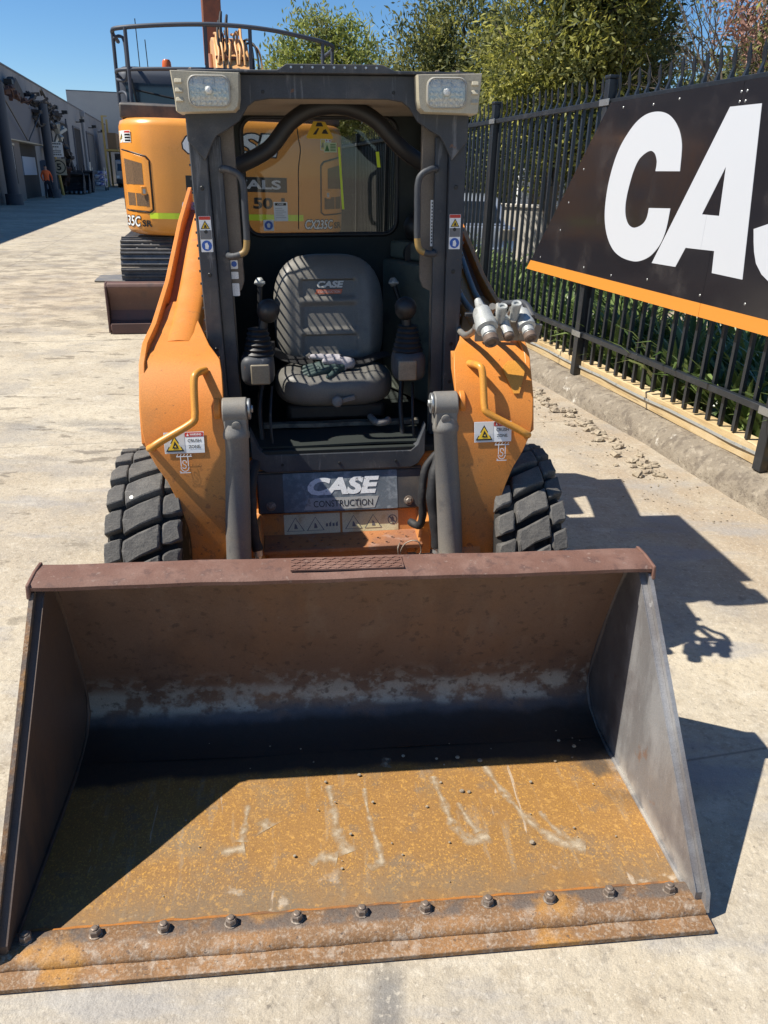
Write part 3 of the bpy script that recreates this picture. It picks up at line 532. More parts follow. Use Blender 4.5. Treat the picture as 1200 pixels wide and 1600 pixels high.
# ------------------------------------------------------------------ trees
def crown_mesh(name, blobs, n_leaf, size, mats, share, dens=.55, seed=1, asp=.32):
    g_ = np.random.default_rng(seed); V = []; MI = []
    vol = np.array([b[3] * b[4] * b[5] for b in blobs]); cnt = (n_leaf * vol / vol.sum()).astype(int)
    for (cx, cy, cz, rx, ry, rz), c in zip(blobs, cnt):
        k_ = max(4, int(c / 26))                                # twigs: each carries a spray of leaves
        d = g_.normal(size=(k_, 3)); d /= np.linalg.norm(d, axis=1)[:, None]; rad = g_.uniform(0.25, 1, k_) ** dens
        lump = 1 + .22 * np.sin(d[:, 0] * 5 + cx * 3) * np.cos(d[:, 1] * 4 + cz) + .15 * np.sin(d[:, 2] * 9 + cy)
        tw = np.array([cx, cy, cz]) + d * (rad * lump)[:, None] * np.array([rx, ry, rz])
        idx = np.repeat(np.arange(k_), 26); N = len(idx)
        P = tw[idx] + g_.normal(0, size * 1.15, (N, 3)); od = d[idx]
        ax = od * .7 + g_.normal(0, .65, (N, 3)) + np.array([0, 0, .15]); ax /= np.linalg.norm(ax, axis=1)[:, None]
        nr = g_.normal(0, 1, (N, 3)) + np.array([0, 0, .8]); nr -= ax * (nr * ax).sum(1)[:, None]; nr /= np.linalg.norm(nr, axis=1)[:, None]
        sd_ = np.cross(ax, nr); L = size * g_.uniform(.6, 1.25, N)[:, None]; W = L * asp
        V.append(np.stack([P - ax * L * .5, P + sd_ * W * .5 + nr * W * .12, P + ax * L * .5, P - sd_ * W * .5 + nr * W * .12], 1).reshape(-1, 3))
        tone = g_.random(k_); MI.append(np.searchsorted(np.cumsum(share), tone[idx] * .999))
    V = np.concatenate(V); MI = np.concatenate(MI); nf = len(V) // 4
    me = bpy.data.meshes.new(name); me.vertices.add(len(V)); me.vertices.foreach_set('co', V.ravel())
    me.loops.add(nf * 4); me.loops.foreach_set('vertex_index', np.arange(nf * 4)); me.polygons.add(nf); me.polygons.foreach_set('loop_start', np.arange(nf) * 4)
    for m in mats: me.materials.append(m)
    me.polygons.foreach_set('material_index', MI.astype(np.int32)); me.update(calc_edges=True); return me
def limb(mb, a, b, r0, r1, wob=.06, n=6):
    a = Vector(a); b = Vector(b); L = (b - a).length; pts = []
    for i in range(n + 1):
        t = i / n; pts.append(a.lerp(b, t) + Vector((random.gauss(0, wob), random.gauss(0, wob), 0)) * L * .35 * math.sin(PI * t))
    mb.tube(smooth_path(pts, 2), [r0 + (r1 - r0) * i / (2 * n) for i in range(2 * n + 1)], 7)
def tree(name, base, label, blobs, n, size, mats, share, seed, group, trunk_r=.11, th_=1.6, asp=.32):
    t = thing(name, label, 'tree', 'W', base, group)
    q = MB(); b0 = Vector((0, 0, 0)); fork = Vector((random.gauss(0, .1), random.gauss(0, .1), th_))
    limb(q, (0, 0, -.15), fork, trunk_r * 1.25, trunk_r * .8)
    for b in blobs:
        limb(q, fork * random.uniform(.75, 1), Vector((b[0], b[1], b[2] + b[5] * .35)), trunk_r * .55, trunk_r * .12)
        for _ in range(3):
            d = Vector((random.gauss(0, 1), random.gauss(0, 1), random.uniform(-.2, 1))).normalized()
            limb(q, (b[0], b[1], b[2] - b[5] * .2), (b[0] + d.x * b[3] * .8, b[1] + d.y * b[4] * .8, b[2] + d.z * b[5] * .8), trunk_r * .25, trunk_r * .06)
    o = bpy.data.objects.new('trunk', mesh_of('trunk', q, M['bark'])); COL.objects.link(o); o.parent = t
    o = bpy.data.objects.new('crown', crown_mesh('crown', blobs, n, size, mats, share, seed=seed, asp=asp)); COL.objects.link(o); o.parent = t
    return t
TG = 'trees beyond the black fence'
OL = [M['leaf_olive'], M['leaf_dark'], M['leaf_yellow']]
tree('broadleaf_tree', (1.15, 16.5, 0), 'dense olive green tree behind the cab roof, left of the yellowish one', [(-.6, 0, 3.1, 1.05, 1.2, 1.3), (.1, .2, 4.0, 1.0, 1.1, 1.0), (.75, -.3, 3.0, 1.0, 1.1, 1.3), (-.95, .1, 2.0, .8, 1, .9), (.3, -.1, 1.9, 1.1, 1.1, .9), (-.35, .3, 4.1, .55, .6, .5)], 36000, .115, OL, (.48, .44, .08), 3, TG)
tree('broadleaf_tree', (2.45, 11.8, 0), 'yellowish green leafy tree tallest in the middle above the fence', [(-.62, 0, 3.1, .85, .9, 1.15), (.15, .3, 3.9, 1.05, 1.0, 1.1), (-.45, -.1, 2.35, .75, .7, .7), (-.2, .1, 4.7, .9, .9, .8), (.25, .2, 2.5, .7, .7, .7)], 34000, .105, OL, (.34, .20, .46), 4, TG)
tree('broadleaf_tree', (3.1, 12.6, 0), 'dark green tree right of the yellowish tree, beside the bare twigs', [(.1, .1, 3.2, .72, .9, 1.3), (.05, 0, 4.3, .7, .8, .9), (-.3, 0, 2.1, .8, .8, .8), (.35, -.1, 2.2, .55, .6, .6)], 24000, .105, OL, (.22, .74, .04), 5, TG)
tree('broadleaf_tree', (-2.6, 31, 0), 'fresh green tree far behind the excavator handrail', [(-1.1, 0, 4.7, 1.1, 1.2, 1.3), (-.2, .3, 5.9, 1.0, 1.0, .95), (1.1, 0, 5.2, 1.1, 1.2, 1.25), (0, 0, 3.9, 1.9, 1.6, 1.2), (.6, 0, 6.1, .6, .6, .5)], 22000, .20, [M['leaf_far'], M['leaf_olive']], (.75, .25), 6, TG, .16)
tree('broadleaf_tree', (4.95, 10.2, 0), 'small green tree cut by the right edge above the sign', [(-.25, 0, 3.1, .55, .7, .9), (.6, 0, 3.4, .9, .9, 1.2), (.3, .1, 2.2, .9, .8, .8)], 16000, .115, OL, (.5, .2, .3), 8, TG, .08)
for i, (x, y, s) in enumerate(((3.6, 22, 1.0), (6.2, 24, 1.15), (9.3, 21, 1.1), (6.6, 15.2, .8), (-.2, 38, 1.2), (12.5, 26, 1.3))):
    lab = ['broad dark tree behind the cream wall and garage', 'dark tree beyond the garage right of the broad one', 'wide dark tree farthest right beyond the sign', 'low bushy tree between the fence and the garage hidden by the sign', 'tall dark tree deep behind the excavator boom', 'dark tree at the far right background'][i]
    tree('background_tree', (x, y, 0), lab, [(-.9 * s, 0, 3.0 * s, 1.4 * s, 1.3 * s, 1.3 * s), (.8 * s, .2, 3.2 * s, 1.5 * s, 1.4 * s, 1.4 * s), (0, 0, 4.3 * s, 1.3 * s, 1.2 * s, 1.1 * s), (.1, 0, 2.0 * s, 1.7 * s, 1.2 * s, .9 * s)], 12000, .17, [M['leaf_dark'], M['leaf_olive']], (.7, .3), 20 + i, TG, .14)
# bare twiggy tree and pink leaved tree
def branchy(mb, p, d, L, r, lv, tips):
    q = p + d * L; mid = p.lerp(q, .5) + Vector((random.gauss(0, .05), random.gauss(0, .05), random.gauss(0, .04))) * L
    mb.tube([p, mid, q], [r, r * .85, r * .66], 5)
    if lv == 0: tips.append(q); return
    for _ in range(3 if lv > 1 else 2):
        nd = (d + Vector((random.gauss(0, .55), random.gauss(0, .55), random.gauss(.05, .45)))).normalized(); branchy(mb, q if random.random() < .7 else mid, nd, L * random.uniform(.6, .85), r * .6, lv - 1, tips)
t = thing('bare_tree', 'leafless twiggy grey tree between the dark tree and the pink leaved tree', 'tree', 'W', (4.0, 11.6, 0), TG)
q = MB(); tips = []
for d in ((-.25, 0, 1), (.15, .1, 1), (.45, -.1, .9)): branchy(q, Vector((0, 0, .6)), Vector(d).normalized(), 1.25, .03, 5, tips)
limb(q, (0, 0, -.1), (0, 0, .7), .07, .05); o = bpy.data.objects.new('trunk', mesh_of('trunk', q, M['bark'])); COL.objects.link(o); o.parent = t
t = thing('pink_leaved_tree', 'slender tree with dry pinkish brown leaves near the right edge above the sign', 'tree', 'W', (4.25, 10.6, 0), TG)
q = MB(); tips = []
for d in ((-.04, 0, 1), (.07, .05, 1), (.14, 0, 1)): branchy(q, Vector((0, 0, 1.0)), Vector(d).normalized(), 1.15, .03, 4, tips)
limb(q, (0, 0, -.1), (0, 0, 1.1), .06, .045); o = bpy.data.objects.new('trunk', mesh_of('trunk', q, M['bark'])); COL.objects.link(o); o.parent = t
bl = [(p.x, p.y, p.z, .14, .14, .18) for p in tips if p.z > 2.5 and -.45 < p.x < .75 and random.random() < .42]
o = bpy.data.objects.new('crown', crown_mesh('crown', bl, 900, .085, [M['leaf_pink'], M['leaf_olive']], (.9, .1), seed=31)); COL.objects.link(o); o.parent = t
# clipped hedge behind the parked car
t = thing('hedge', 'low clipped yellow green hedge behind the parked car beyond the fence', 'hedge', 'Y', (5.0, 21.5, 0))
o = bpy.data.objects.new('crown', crown_mesh('crown', [(x, 0, .75, .55, .4, .75) for x in np.arange(-2.2, 2.3, .55)], 9000, .09, [M['leaf_yellow'], M['leaf_dark']], (.6, .4), seed=40)); COL.objects.link(o); o.parent = t

# ------------------------------------------------------------------ wall, gate post, garage and car beyond the fence
t = thing('garden_wall', 'low cream rendered wall seen through the fence left of the sign', 'wall', 'Y', (7.4, 17.0, 0))
q = MB(); q.prism([(6.1, 17.9), (10.6, 13.9), (10.75, 14.07), (6.25, 18.07)], 2, 0, 1.12); part('wall', q, M['pale_wall'], t); q = MB(); q.prism([(6.05, 17.9), (10.6, 13.86), (10.8, 14.08), (6.25, 18.12)], 2, 1.123, 1.19); part('coping', q, M['pale_wall'], t, bevel=.01)
for x, lab in ((7.35, 'white square gate post standing behind the cream wall, left one'), (8.2, 'white square gate post standing behind the cream wall, right one')):
    t = thing('gate_post', lab, 'post', 'Y', (x, 17.6, 0), 'white gate posts behind the wall'); q = MB(); q.box(x - .11, x + .11, 17.5, 17.72, 0, 1.85); part('shaft', q, M['white'], t, bevel=.008)
    q = MB(); q.box(x - .14, x + .14, 17.47, 17.75, 1.853, 1.91); part('cap', q, M['white'], t, bevel=.01)
t = thing('garage', 'blue grey clad garage beyond the cream wall', 'building', 'Y', (11, 25, 0))
q = MB(); q.box(7.6, 16, 24, 30, 0, 2.6); part('wall', q, M['clad'], t); q = MB(); q.prism([(7.3, 2.6), (16.3, 2.6), (11.8, 4.2)], 1, 23.7, 30.3); part('roof', q, M['sheet_grey'], t)
for i in range(28):
    q = MB(); q.box(7.62 + i * .3, 7.66 + i * .3, 23.975, 23.998, 0, 2.58); part('cladding_rib', q, M['clad'], t)
q = MB(); q.box(9.2, 12.2, 23.94, 23.972, 0, 2.2); part('roller_door', q, M['sheet_grey'], t)
t = thing('parked_car', 'silver blue car parked beyond the black fence, partly hidden by its pickets', 'car', 'Y', (4.75, 15.5, .05))
cx = 4.75; s0 = 13.6
prof_c = [(0, .32), (-.02, .55), (.06, .88), (.10, .92), (1.1, .96), (2.9, .98), (3.3, .95), (4.1, .82), (4.22, .55), (4.15, .28)]
q = MB(); rs = []
for f, inset, in ((-1, .10), (-.92, .02), (-.5, 0), (.5, 0), (.92, .02), (1, .10)):
    rs.append([(cx + f * .88, s0 + (y * (1 - inset * .08) + inset * .25), z - (inset * .25 if z > .6 else 0)) for y, z in prof_c])
q.rings(rs); part('body', q, M['car'], t, smooth=50)
q = MB(); rs = []
for f, dz, dy in ((-.80, -.04, .05), (-.72, 0, 0), (.72, 0, 0), (.80, -.04, .05)):
    rs.append([(cx + f * .86, s0 + y, z + (dz if z > 1.2 else 0)) for y, z in [(.10, .93), (.42, 1.34), (.62, 1.42), (1.6, 1.46), (2.4, 1.40), (3.15, .96)]])
q.rings(rs); part('roof', q, M['car'], t, smooth=50)
q = MB(); q.add([(cx - .60, s0 + .12, .975), (cx + .60, s0 + .12, .975), (cx + .55, s0 + .37, 1.31), (cx - .55, s0 + .37, 1.31)], [(0, 1, 2, 3)]); part('windscreen', q, M['car_glass'], t)
for sg_ in (-1, 1):
    q = MB(); q.add([(cx + sg_ * .70, s0 + .55, .99), (cx + sg_ * .70, s0 + 2.75, 1.0), (cx + sg_ * .655, s0 + 2.25, 1.36), (cx + sg_ * .655, s0 + .72, 1.36)], [(0, 1, 2, 3)]); part('side_window', q, M['car_glass'], t)
    q = MB(); q.box(cx + sg_ * .58, cx + sg_ * .86, s0 - .015, s0 + .12, .68, .86); part('head_light', q, M['cream'], t, bevel=.01)
    for y in (.8, 3.35):
        q = MB(); q.lathe([(-.10, .28), (-.08, .31), (.08, .31), (.10, .28)], (cx + sg_ * .78, s0 + y, .36), (1, 0, 0), 20); w_ = part('wheel', q, M['casing'], t)
        q = MB(); q.lathe([(0, .20), (.012, .19), (.014, .05)], (cx + sg_ * .885, s0 + y, .36), (sg_, 0, 0), 14); part('rim', q, M['steel'], w_)
q = MB(); q.box(cx - .8, cx + .8, s0 - .06, s0 + .1, .36, .56); part('bumper', q, M['car'], t, bevel=.03)
q = MB(); q.box(cx - .25, cx + .25, s0 - .028, s0 - .02, .62, .73); part('number_plate', q, M['white'], t)

# ------------------------------------------------------------------ loose dirt by the kerb, steel plate on the yard
q = MB()
for i in range(150):
    s = random.uniform(3.9, 6.4); tt = (s - 3.9) / 2.5; x = 2.82 - abs(random.gauss(0, .10)) - .10 * (1 - tt) * random.random(); r = random.choice([.008, .012, .018, .026, .034]) * random.uniform(.7, 1.2)
    vs = []; c = Vector((x, s, r * .35)); q.ell(c, (r * random.uniform(.8, 1.4), r * random.uniform(.8, 1.4), r * random.uniform(.5, .8)), 4)
    q.v[-24:] = [tuple(Vector(p) + Vector((random.gauss(0, r * .16), random.gauss(0, r * .16), random.gauss(0, r * .1)))) for p in q.v[-24:]]
for i in range(220):
    s = random.uniform(3.2, 6.8); x = 2.84 - abs(random.gauss(0, .26)); r = random.uniform(.003, .008); q.ell((x, s, r * .5), (r, r, r * .7), 3)
solo('dirt_clods', q, M['clod'], 'line of dried dirt crumbs lying along the kerb foot', 'dirt', frame='Y', base=(2.75, 5, 0), kind='stuff', smooth=0)
q = MB(); q.prism([(-4.9, 13.45), (-4.6, 13.6), (-3.6, 13.6), (-3.5, 12.85), (-4.75, 12.75)], 2, .003, .03); solo('steel_plate', q, M['cylgrey'], 'flat grey steel plate lying on the yard left of the rusty dozer blade', 'plate', base=(-4.5, 13, 0), bevel=.004)

# ================================================================== SKID STEER LOADER
LD = thing('skid_steer_loader', 'orange skid steer loader with a wide rusty bucket and open cab, in the foreground', 'loader', 'M', (0, 0, 0))
INFO[LD.name] = (Vector((0, 0, 0)), True)
# ---------------- bucket (flat on the ground: no lean)
inner = [(.02, .028), (.30, .028), (.60, .028), (.70, .036), (.765, .062), (.803, .105), (.812, .16), (.795, .225), (.765, .32), (.725, .44), (.68, .56), (.635, .655)]
outer = [(.655, .66), (.70, .565), (.745, .445), (.787, .32), (.815, .23), (.834, .165), (.825, .095), (.78, .042), (.70, .012), (.60, .006), (.02, .006)]
def taper(q): q.v = [(u * (1 - .030 * max(0, w) / .7), v, w) for u, v, w in q.v]; return q
q = MB(); us = [-.808 + 1.616 * i / 60 for i in range(61)]
back = [(.66, .0305)] + inner[3:]
q.slab([[(u, v + .004 * math.sin(u * 7 + w * 9), w) for v, w in back] for u in us], (0, .02, -.004))
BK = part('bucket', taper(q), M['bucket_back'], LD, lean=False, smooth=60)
q = MB(); rows = []
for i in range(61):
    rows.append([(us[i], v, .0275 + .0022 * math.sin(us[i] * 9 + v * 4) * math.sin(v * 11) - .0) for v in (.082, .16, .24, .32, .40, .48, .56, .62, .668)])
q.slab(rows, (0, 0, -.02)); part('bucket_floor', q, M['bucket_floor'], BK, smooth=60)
sidep = [(.045, .022), (.045, .064), (.095, .13), (.565, .675), (.60, .702), (.655, .70), (.70, .585), (.75, .45), (.80, .32), (.836, .20), (.842, .13), (.815, .065), (.76, .022)]
for sgn, mt in ((-1, M['bucket_side_shade']), (1, M['bucket_side'])):
    q = MB(); q.prism(sidep, 0, sgn * .809, sgn * .825); sp_ = part('side_plate', taper(q), mt, BK)
    q = MB(); st_ = [(.043, .050), (.043, .068), (.548, .658), (.566, .672), (.615, .672), (.085, .050)]
    q.prism(st_, 0, sgn * (.8045 if sgn < 0 else .8065), sgn * .8085); part('edge_strip', taper(q), mt, BK)
    q = MB(); q.prism([(.02, .022), (.03, .075), (.545, .68), (.60, .68), (.10, .022)], 0, sgn * .8255, sgn * .837); part('outer_strip', taper(q), M['edge'] if sgn < 0 else mt, BK)
    q = MB(); q.tube([(sgn * .806, v, w) for v, w in [(.10, .03)] + inner[2:]], [.006 + .002 * math.sin(i * 2.1) for i in range(len(inner) - 1)], 6); part('weld_bead', taper(q), mt, BK, smooth=60)
# top rail: folded box with a bent front lip, notched ends
q = MB(); rows = []
railp = [(.640, .640), (.655, .690), (.648, .706), (.600, .710), (.548, .704), (.540, .697), (.542, .686), (.556, .684), (.562, .690), (.625, .690)]
for i in range(41):
    u = -.832 + 1.664 * i / 40; dz = .0012 * math.sin(u * 11) + .0006 * math.sin(u * 27)
    rows.append([(u, v, w + dz) for v, w in railp])
q.rings(rows); part('top_rail', taper(q), M['bucket_rail'], BK, smooth=35)
for sgn in (-1, 1):
    q = MB(); q.prism([(.532, .668), (.536, .706), (.60, .713), (.655, .711), (.662, .655), (.60, .65)], 0, sgn * .8325, sgn * .842); part('rail_end_cap', taper(q), M['bucket_rail'], BK, bevel=.003)
# tread plate welded on the rail
q = MB(); q.box(-.165, .132, .563, .632, .709, .7135)
for i in range(22):
    for j in range(4):
        u = -.158 + i * .0133; v = .570 + j * .0165; a = .6 if (i + j) % 2 else -.6; d = Vector((math.cos(a), math.sin(a), 0)) * .0065
        q.bar(Vector((u, v, .714)) - d, Vector((u, v, .714)) + d, .0032, .0032)
part('tread_plate', q, M['bucket_rail'], BK)
# bolt on cutting edge: lower lip and bevelled upper bar
q = MB(); q.prism([(-.022, .003), (-.022, .017), (.03, .020), (.10, .020), (.10, .003)], 0, -.838, .832); CE = part('cutting_edge', q, M['edge'], BK, bevel=.002)
q = MB(); rows = []
for i in range(49):
    u = -.829 + 1.655 * i / 48; d = .0008 * math.sin(i * 1.1) + RNG.normal(0, .0005)
    rows.append([(u, v + (d if j in (1, 2, 3) else 0), w) for j, (v, w) in enumerate([(.105, .0205), (.016, .0205), (.017, .028), (.030, .0385), (.058, .0425), (.092, .0425), (.100, .038)])])
q.rings(rows); part('edge_bar', q, M['edge'], BK, smooth=50)
q = MB(); q.tube([(u, .103 + .002 * math.sin(i * 1.7), .033 + .0015 * math.sin(i * 2.3)) for i, u in enumerate(us[1:-1])], .0055, 6); part('edge_weld', q, mat('orange rust line', (.36, .135, .022), .85, layers=[dict(c=(.14, .08, .045), s=14, d=7, lo=.45, hi=.62, a=.8)], bump=(60, .4, .003)), BK, smooth=60)
q = MB()
q.lathe([(0, .0185), (.002, .0180), (.0025, .016)], (0, 0, 0), (0, 0, 1), 14)
q.lathe([(.002, .0155), (.015, .0155), (.0175, .0130)], (0, 0, 0), (0, 0, 1), 6); q.lathe([(.0175, .0095), (.021, .0090), (.0225, .006)], (0, 0, 0), (0, 0, 1), 10)
q.v = [(x * .88, y * .88, z) for x, y, z in q.v]
BM = mesh_of('bolt', q, M['bolt'], Vector((0, 0, 0)), False, 30)
for i in range(11):
    inst('bolt', BM, BK, Matrix.Translation((-.777 + .1532 * i, .077 + .002 * math.sin(i * 3), .0425)) @ Matrix.Rotation(i * 1.3, 4, 'Z') @ Matrix.Rotation(R(3 * math.sin(i * 5)), 4, 'X'))
# dried runoff streaks on the floor (flat, irregular)
def streak(q, pts, w0):
    P = smooth_path([(x, y, 0) for x, y in pts], 8)
    rows_ = []
    for i, p in enumerate(P):
        d = (P[min(i + 1, len(P) - 1)] - P[max(i - 1, 0)]).normalized(); n_ = Vector((-d.y, d.x, 0)); t_ = i / (len(P) - 1); w_ = w0 * (.60 + .25 * math.sin(i * .9) + .9 * t_ ** 2)
        rows_.append([(c.x, c.y, .0275 + .0022 * math.sin(c.x * 9 + c.y * 4) * math.sin(c.y * 11) + .0012) for c in (p - n_ * w_, p, p + n_ * w_)])
    q.sheet(rows_)
q = MB(); random.seed(5)
for pts, w0 in (([(-.07, .52), (-.062, .42), (-.055, .34), (-.03, .27)], .020), ([(.03, .50), (.035, .38), (.05, .28), (.052, .22)], .012), ([(.235, .53), (.25, .42), (.262, .34), (.30, .285), (.35, .30)], .020), ([(.29, .42), (.305, .36), (.325, .31)], .012), ([(.40, .56), (.43, .45), (.475, .34), (.53, .265), (.60, .235)], .020), ([(.515, .37), (.54, .30), (.585, .25)], .014), ([(-.30, .46), (-.305, .38), (-.31, .33)], .014), ([(-.36, .30), (-.30, .31)], .022), ([(-.13, .245), (-.10, .262), (-.06, .255)], .022), ([(.11, .62), (.10, .58)], .02), ([(.02, .215), (.05, .235)], .02), ([(-.26, .40), (-.24, .37)], .03)): streak(q, pts, w0)
o = part('dried_runoff', q, M['streak'], BK, smooth=60, recalc=False); o['kind'] = 'stuff'
at_ = o.data.attributes.new('cover', 'FLOAT', 'POINT'); at_.data.foreach_set('value', [1.0 if i % 3 == 1 else 0. for i in range(len(o.data.vertices))])
q = MB()
for u, v, r in [(-.02, .33, .004), (.31, .46, .0065), (.33, .455, .005), (.325, .60, .006), (.39, .58, .007), (.20, .41, .004), (.255, .50, .004), (.52, .48, .0045), (-.17, .27, .004), (.05, .44, .004), (.46, .26, .0065), (.11, .25, .003), (.59, .30, .0035), (-.05, .22, .0035), (.62, .56, .004), (.02, .55, .005), (-.08, .53, .004), (.26, .60, .004), (.16, .62, .005), (.70, .62, .006), (.66, .65, .005), (.24, .28, .003)] + [(random.uniform(-.5, .75), random.uniform(.15, .72), random.uniform(.0015, .003)) for _ in range(26)]:
    q.ell((u, v, .031 + r * .4 + max(0, v - .66) * .35), (r * 1.2, r, r * .75), 4)
solo('pebbles', q, M['clod'], 'scattered pale grit and pebbles lying on the rusty bucket floor', 'pebbles', frame='M', base=(0, .4, 0), kind='stuff', smooth=0)

# ---------------- loader arms
for sg in (-1, 1):
    X = lambda u: sg * u
    q = MB(); fl = [(3.20, 1.60), (2.70, 1.458), (2.16, 1.26), (1.745, 1.155), (1.53, 1.125), (1.43, 1.075), (1.345, .945), (1.312, .83), (1.36, .80), (1.50, .93), (1.75, 1.01), (2.16, 1.07), (2.70, 1.25), (3.20, 1.36)]
    q.prism(fl, 0, X(.655), X(.675)); AR = part('lift_arm', q, M['orange'], LD, bevel=.003)
    q = MB(); web = [(3.15, 1.51), (2.7, 1.40), (2.16, 1.205), (1.80, 1.115), (1.62, 1.085), (1.62, 1.06), (1.8, 1.08), (2.16, 1.17), (2.7, 1.36), (3.15, 1.48)]
    q.prism(web, 0, X(.55), X(.6545)); part('arm_trough', q, mat('red brown trough paint', (.30, .12, .045), .7, layers=[dict(c=(.16, .08, .05), s=4, d=6, lo=.45, hi=.65, a=.7)]), AR)  # trough floor plate painted red brown
    q = MB(); bp = smooth_path([(X(.565), 3.15, 1.47), (X(.565), 2.7, 1.36), (X(.565), 2.16, 1.165), (X(.565), 1.85, 1.075), (X(.565), 1.62, 1.03)], 4)
    rs = []
    for p in bp: rs.append([(p.x + .062 * math.copysign(abs(math.cos(a)) ** .55, math.cos(a)), p.y, p.z + .085 * math.copysign(abs(math.sin(a)) ** .55, math.sin(a))) for a in [2 * PI * k_ / 16 for k_ in range(16)]])
    q.rings(rs); part('arm_beam', q, M['orange'], AR, smooth=50)
    q = MB(); q.slab([[(X(.492), v, w), (X(.520), v, w)] for v, w in ((1.62, 1.07), (1.85, 1.115), (2.16, 1.205), (2.5, 1.32))], (0, 0, -.05)); part('arm_strip', q, M['orange'], AR, bevel=.003)
    # front face: folded plate following the arm's nose down to the bucket
    rowsd = [(2.03, 1.19, .572, .640), (1.92, 1.165, .525, .662), (1.86, 1.15, .522, .668), (1.72, 1.123, .487, .672), (1.57, 1.104, .452, .674), (1.50, 1.093, .428, .674), (1.455, 1.078, .408, .673), (1.41, 1.045, .400, .672), (1.37, .995, .397, .672), (1.338, .945, .396, .671), (1.312, .87, .396, .668), (1.30, .82, .395, .660), (1.292, .76, .396, .634), (1.287, .70, .397, .600), (1.283, .64, .399, .578), (1.28, .58, .401, .560), (1.28, .54, .402, .550), (1.28, .50, .404, .545), (1.28, .45, .406, .544), (1.28, .36, .410, .550), (1.275, .22, .415, .56)]
    q = MB(); q.slab([[(X(a + (b - a) * j / 8), v, w) for j in range(9)] for v, w, a, b in rowsd], (0, .018, -.006)); part('front_plate', q, M['orange_worn'], AR, smooth=40, bevel=.002)
    q = MB(); q.prism([(1.298, .80), (1.40, .86), (1.60, 1.05), (1.50, 1.06), (1.43, 1.02), (1.36, .93), (1.318, .82)], 0, X(.60), X(.65)); q.prism([(1.30, .20), (1.30, .75), (1.37, .93), (1.45, 1.02), (1.58, 1.06), (1.56, 1.0), (1.44, .90), (1.39, .75), (1.37, .2)], 0, X(.42), X(.50)); part('arm_leg', q, M['orange_worn'], AR)
    q = MB(); q.prism([(1.10, .02), (1.10, .12), (1.28, .40), (1.46, .45), (1.46, .05), (1.2, .0)], 0, X(.425), X(.495)); part('arm_foot', q, M['orange_worn'], AR)
    # bent grab bar with its two stand-offs
    hp = [(X(.455), 1.415, 1.050), (X(.475), 1.350, 1.055), (X(.484), 1.330, 1.035), (X(.486), 1.300, .955), (X(.487), 1.290, .93), (X(.50), 1.280, .905), (X(.60), 1.268, .852), (X(.628), 1.265, .835), (X(.643), 1.275, .825), (X(.643), 1.308, .818)]
    q = MB(); q.tube(smooth_path(hp, 4), .0125, 10); part('grab_bar', q, M['handle_orange'], AR, smooth=60)
    # warning sticker, torn a little at one corner on the left arm
    def on_face(u, w, off=.0035):                              # a point just proud of the front plate at height w
        for k_ in range(len(rowsd) - 1):
            (v0, w0, _, _), (v1, w1, _, _) = rowsd[k_], rowsd[k_ + 1]
            if w1 <= w <= w0: return (u, v0 + (v1 - v0) * (w0 - w) / (w0 - w1) - off, w + off * .3)
        return (u, 1.28 - off, w)
    uc = X(.530) + (-.003 if sg < 0 else -.006); wc = .832
    q = MB(); F = lambda x, y, o=.0035: on_face(uc + x, wc + y, o)
    def grid(x0, x1, y0, y1, o, m, n=5): q.sheet([[F(lerp(x0, x1, j / n), lerp(y0, y1, i / n), o) for j in range(n + 1)] for i in range(n + 1)], m)
    grid(-.066, .066, -.035, .035, .0035, 0); grid(.004, .064, .019, .033, .0042, 1); grid(-.064, .002, -.033, .033, .0042, 4)
    tri = lambda k_: [(-.031 + .028 * k_ * x, -.006 + .026 * k_ * y) for x, y in ((-1, -.8), (1, -.8), (0, 1.05))]
    flat(q, lambda x, y: F(x, y, .0050), tri(1.08), 2); flat(q, lambda x, y: F(x, y, .0056), tri(.84), 3)
    flat(q, lambda x, y: F(x, y, .0062), [(-.040, -.018), (-.020, -.018), (-.024, -.006), (-.031, .006), (-.034, -.004)], 2); flat(q, lambda x, y: F(x, y, .0066), [(-.034, -.012), (-.026, -.015), (-.028, -.007)], 3)
    write(q, 'CRUSH', lambda x, y: F(.012 + x, .001 + y, .0045), .0105, .044, bold=.012, m=2); write(q, 'ZONE.', lambda x, y: F(.014 + x, -.019 + y, .0045), .0105, .040, bold=.012, m=2)
    write(q, 'WARNING', lambda x, y: F(.020 + x, .0225 + y, .0048), .0075, .038, bold=.02, m=0); flat(q, lambda x, y: F(x, y, .0048), [(.009, .0215), (.017, .0215), (.013, .031)], 0)
    part('crush_zone_sticker', q, [M['white'], M['red'], M['ink'], M['yellow'], mat('dulled white print', (.55, .55, .54), .5)], AR, smooth=0, recalc=False)
    # stencilled tie-down hook symbol
    uc2 = X(.545) + (.008 if sg < 0 else .012); wc2 = .758; q = MB(); G = lambda x, y: on_face(uc2 + x, wc2 + y, .0055 if sg < 0 else .0055)
    def line(pts, w=.0028):
        for a, b in zip(pts[:-1], pts[1:]):
            d = Vector((b[0] - a[0], b[1] - a[1])); n_ = Vector((-d.y, d.x)).normalized() * w / 2; flat(q, G, [(a[0] - n_.x, a[1] - n_.y), (b[0] - n_.x, b[1] - n_.y), (b[0] + n_.x, b[1] + n_.y), (a[0] + n_.x, a[1] + n_.y)])
    line([(-.026, .028), (.026, .028)], .003)
    for i in range(5): line([(-.024 + i * .011, .030), (-.020 + i * .011, .036)], .002)
    line([(-.012, .026), (-.012, -.006)]); line([(.012, .026), (.012, -.006)])
    line([(.013 * math.cos(a), -.008 + .015 * math.sin(a)) for a in [PI + PI * k_ / 10 for k_ in range(11)]])
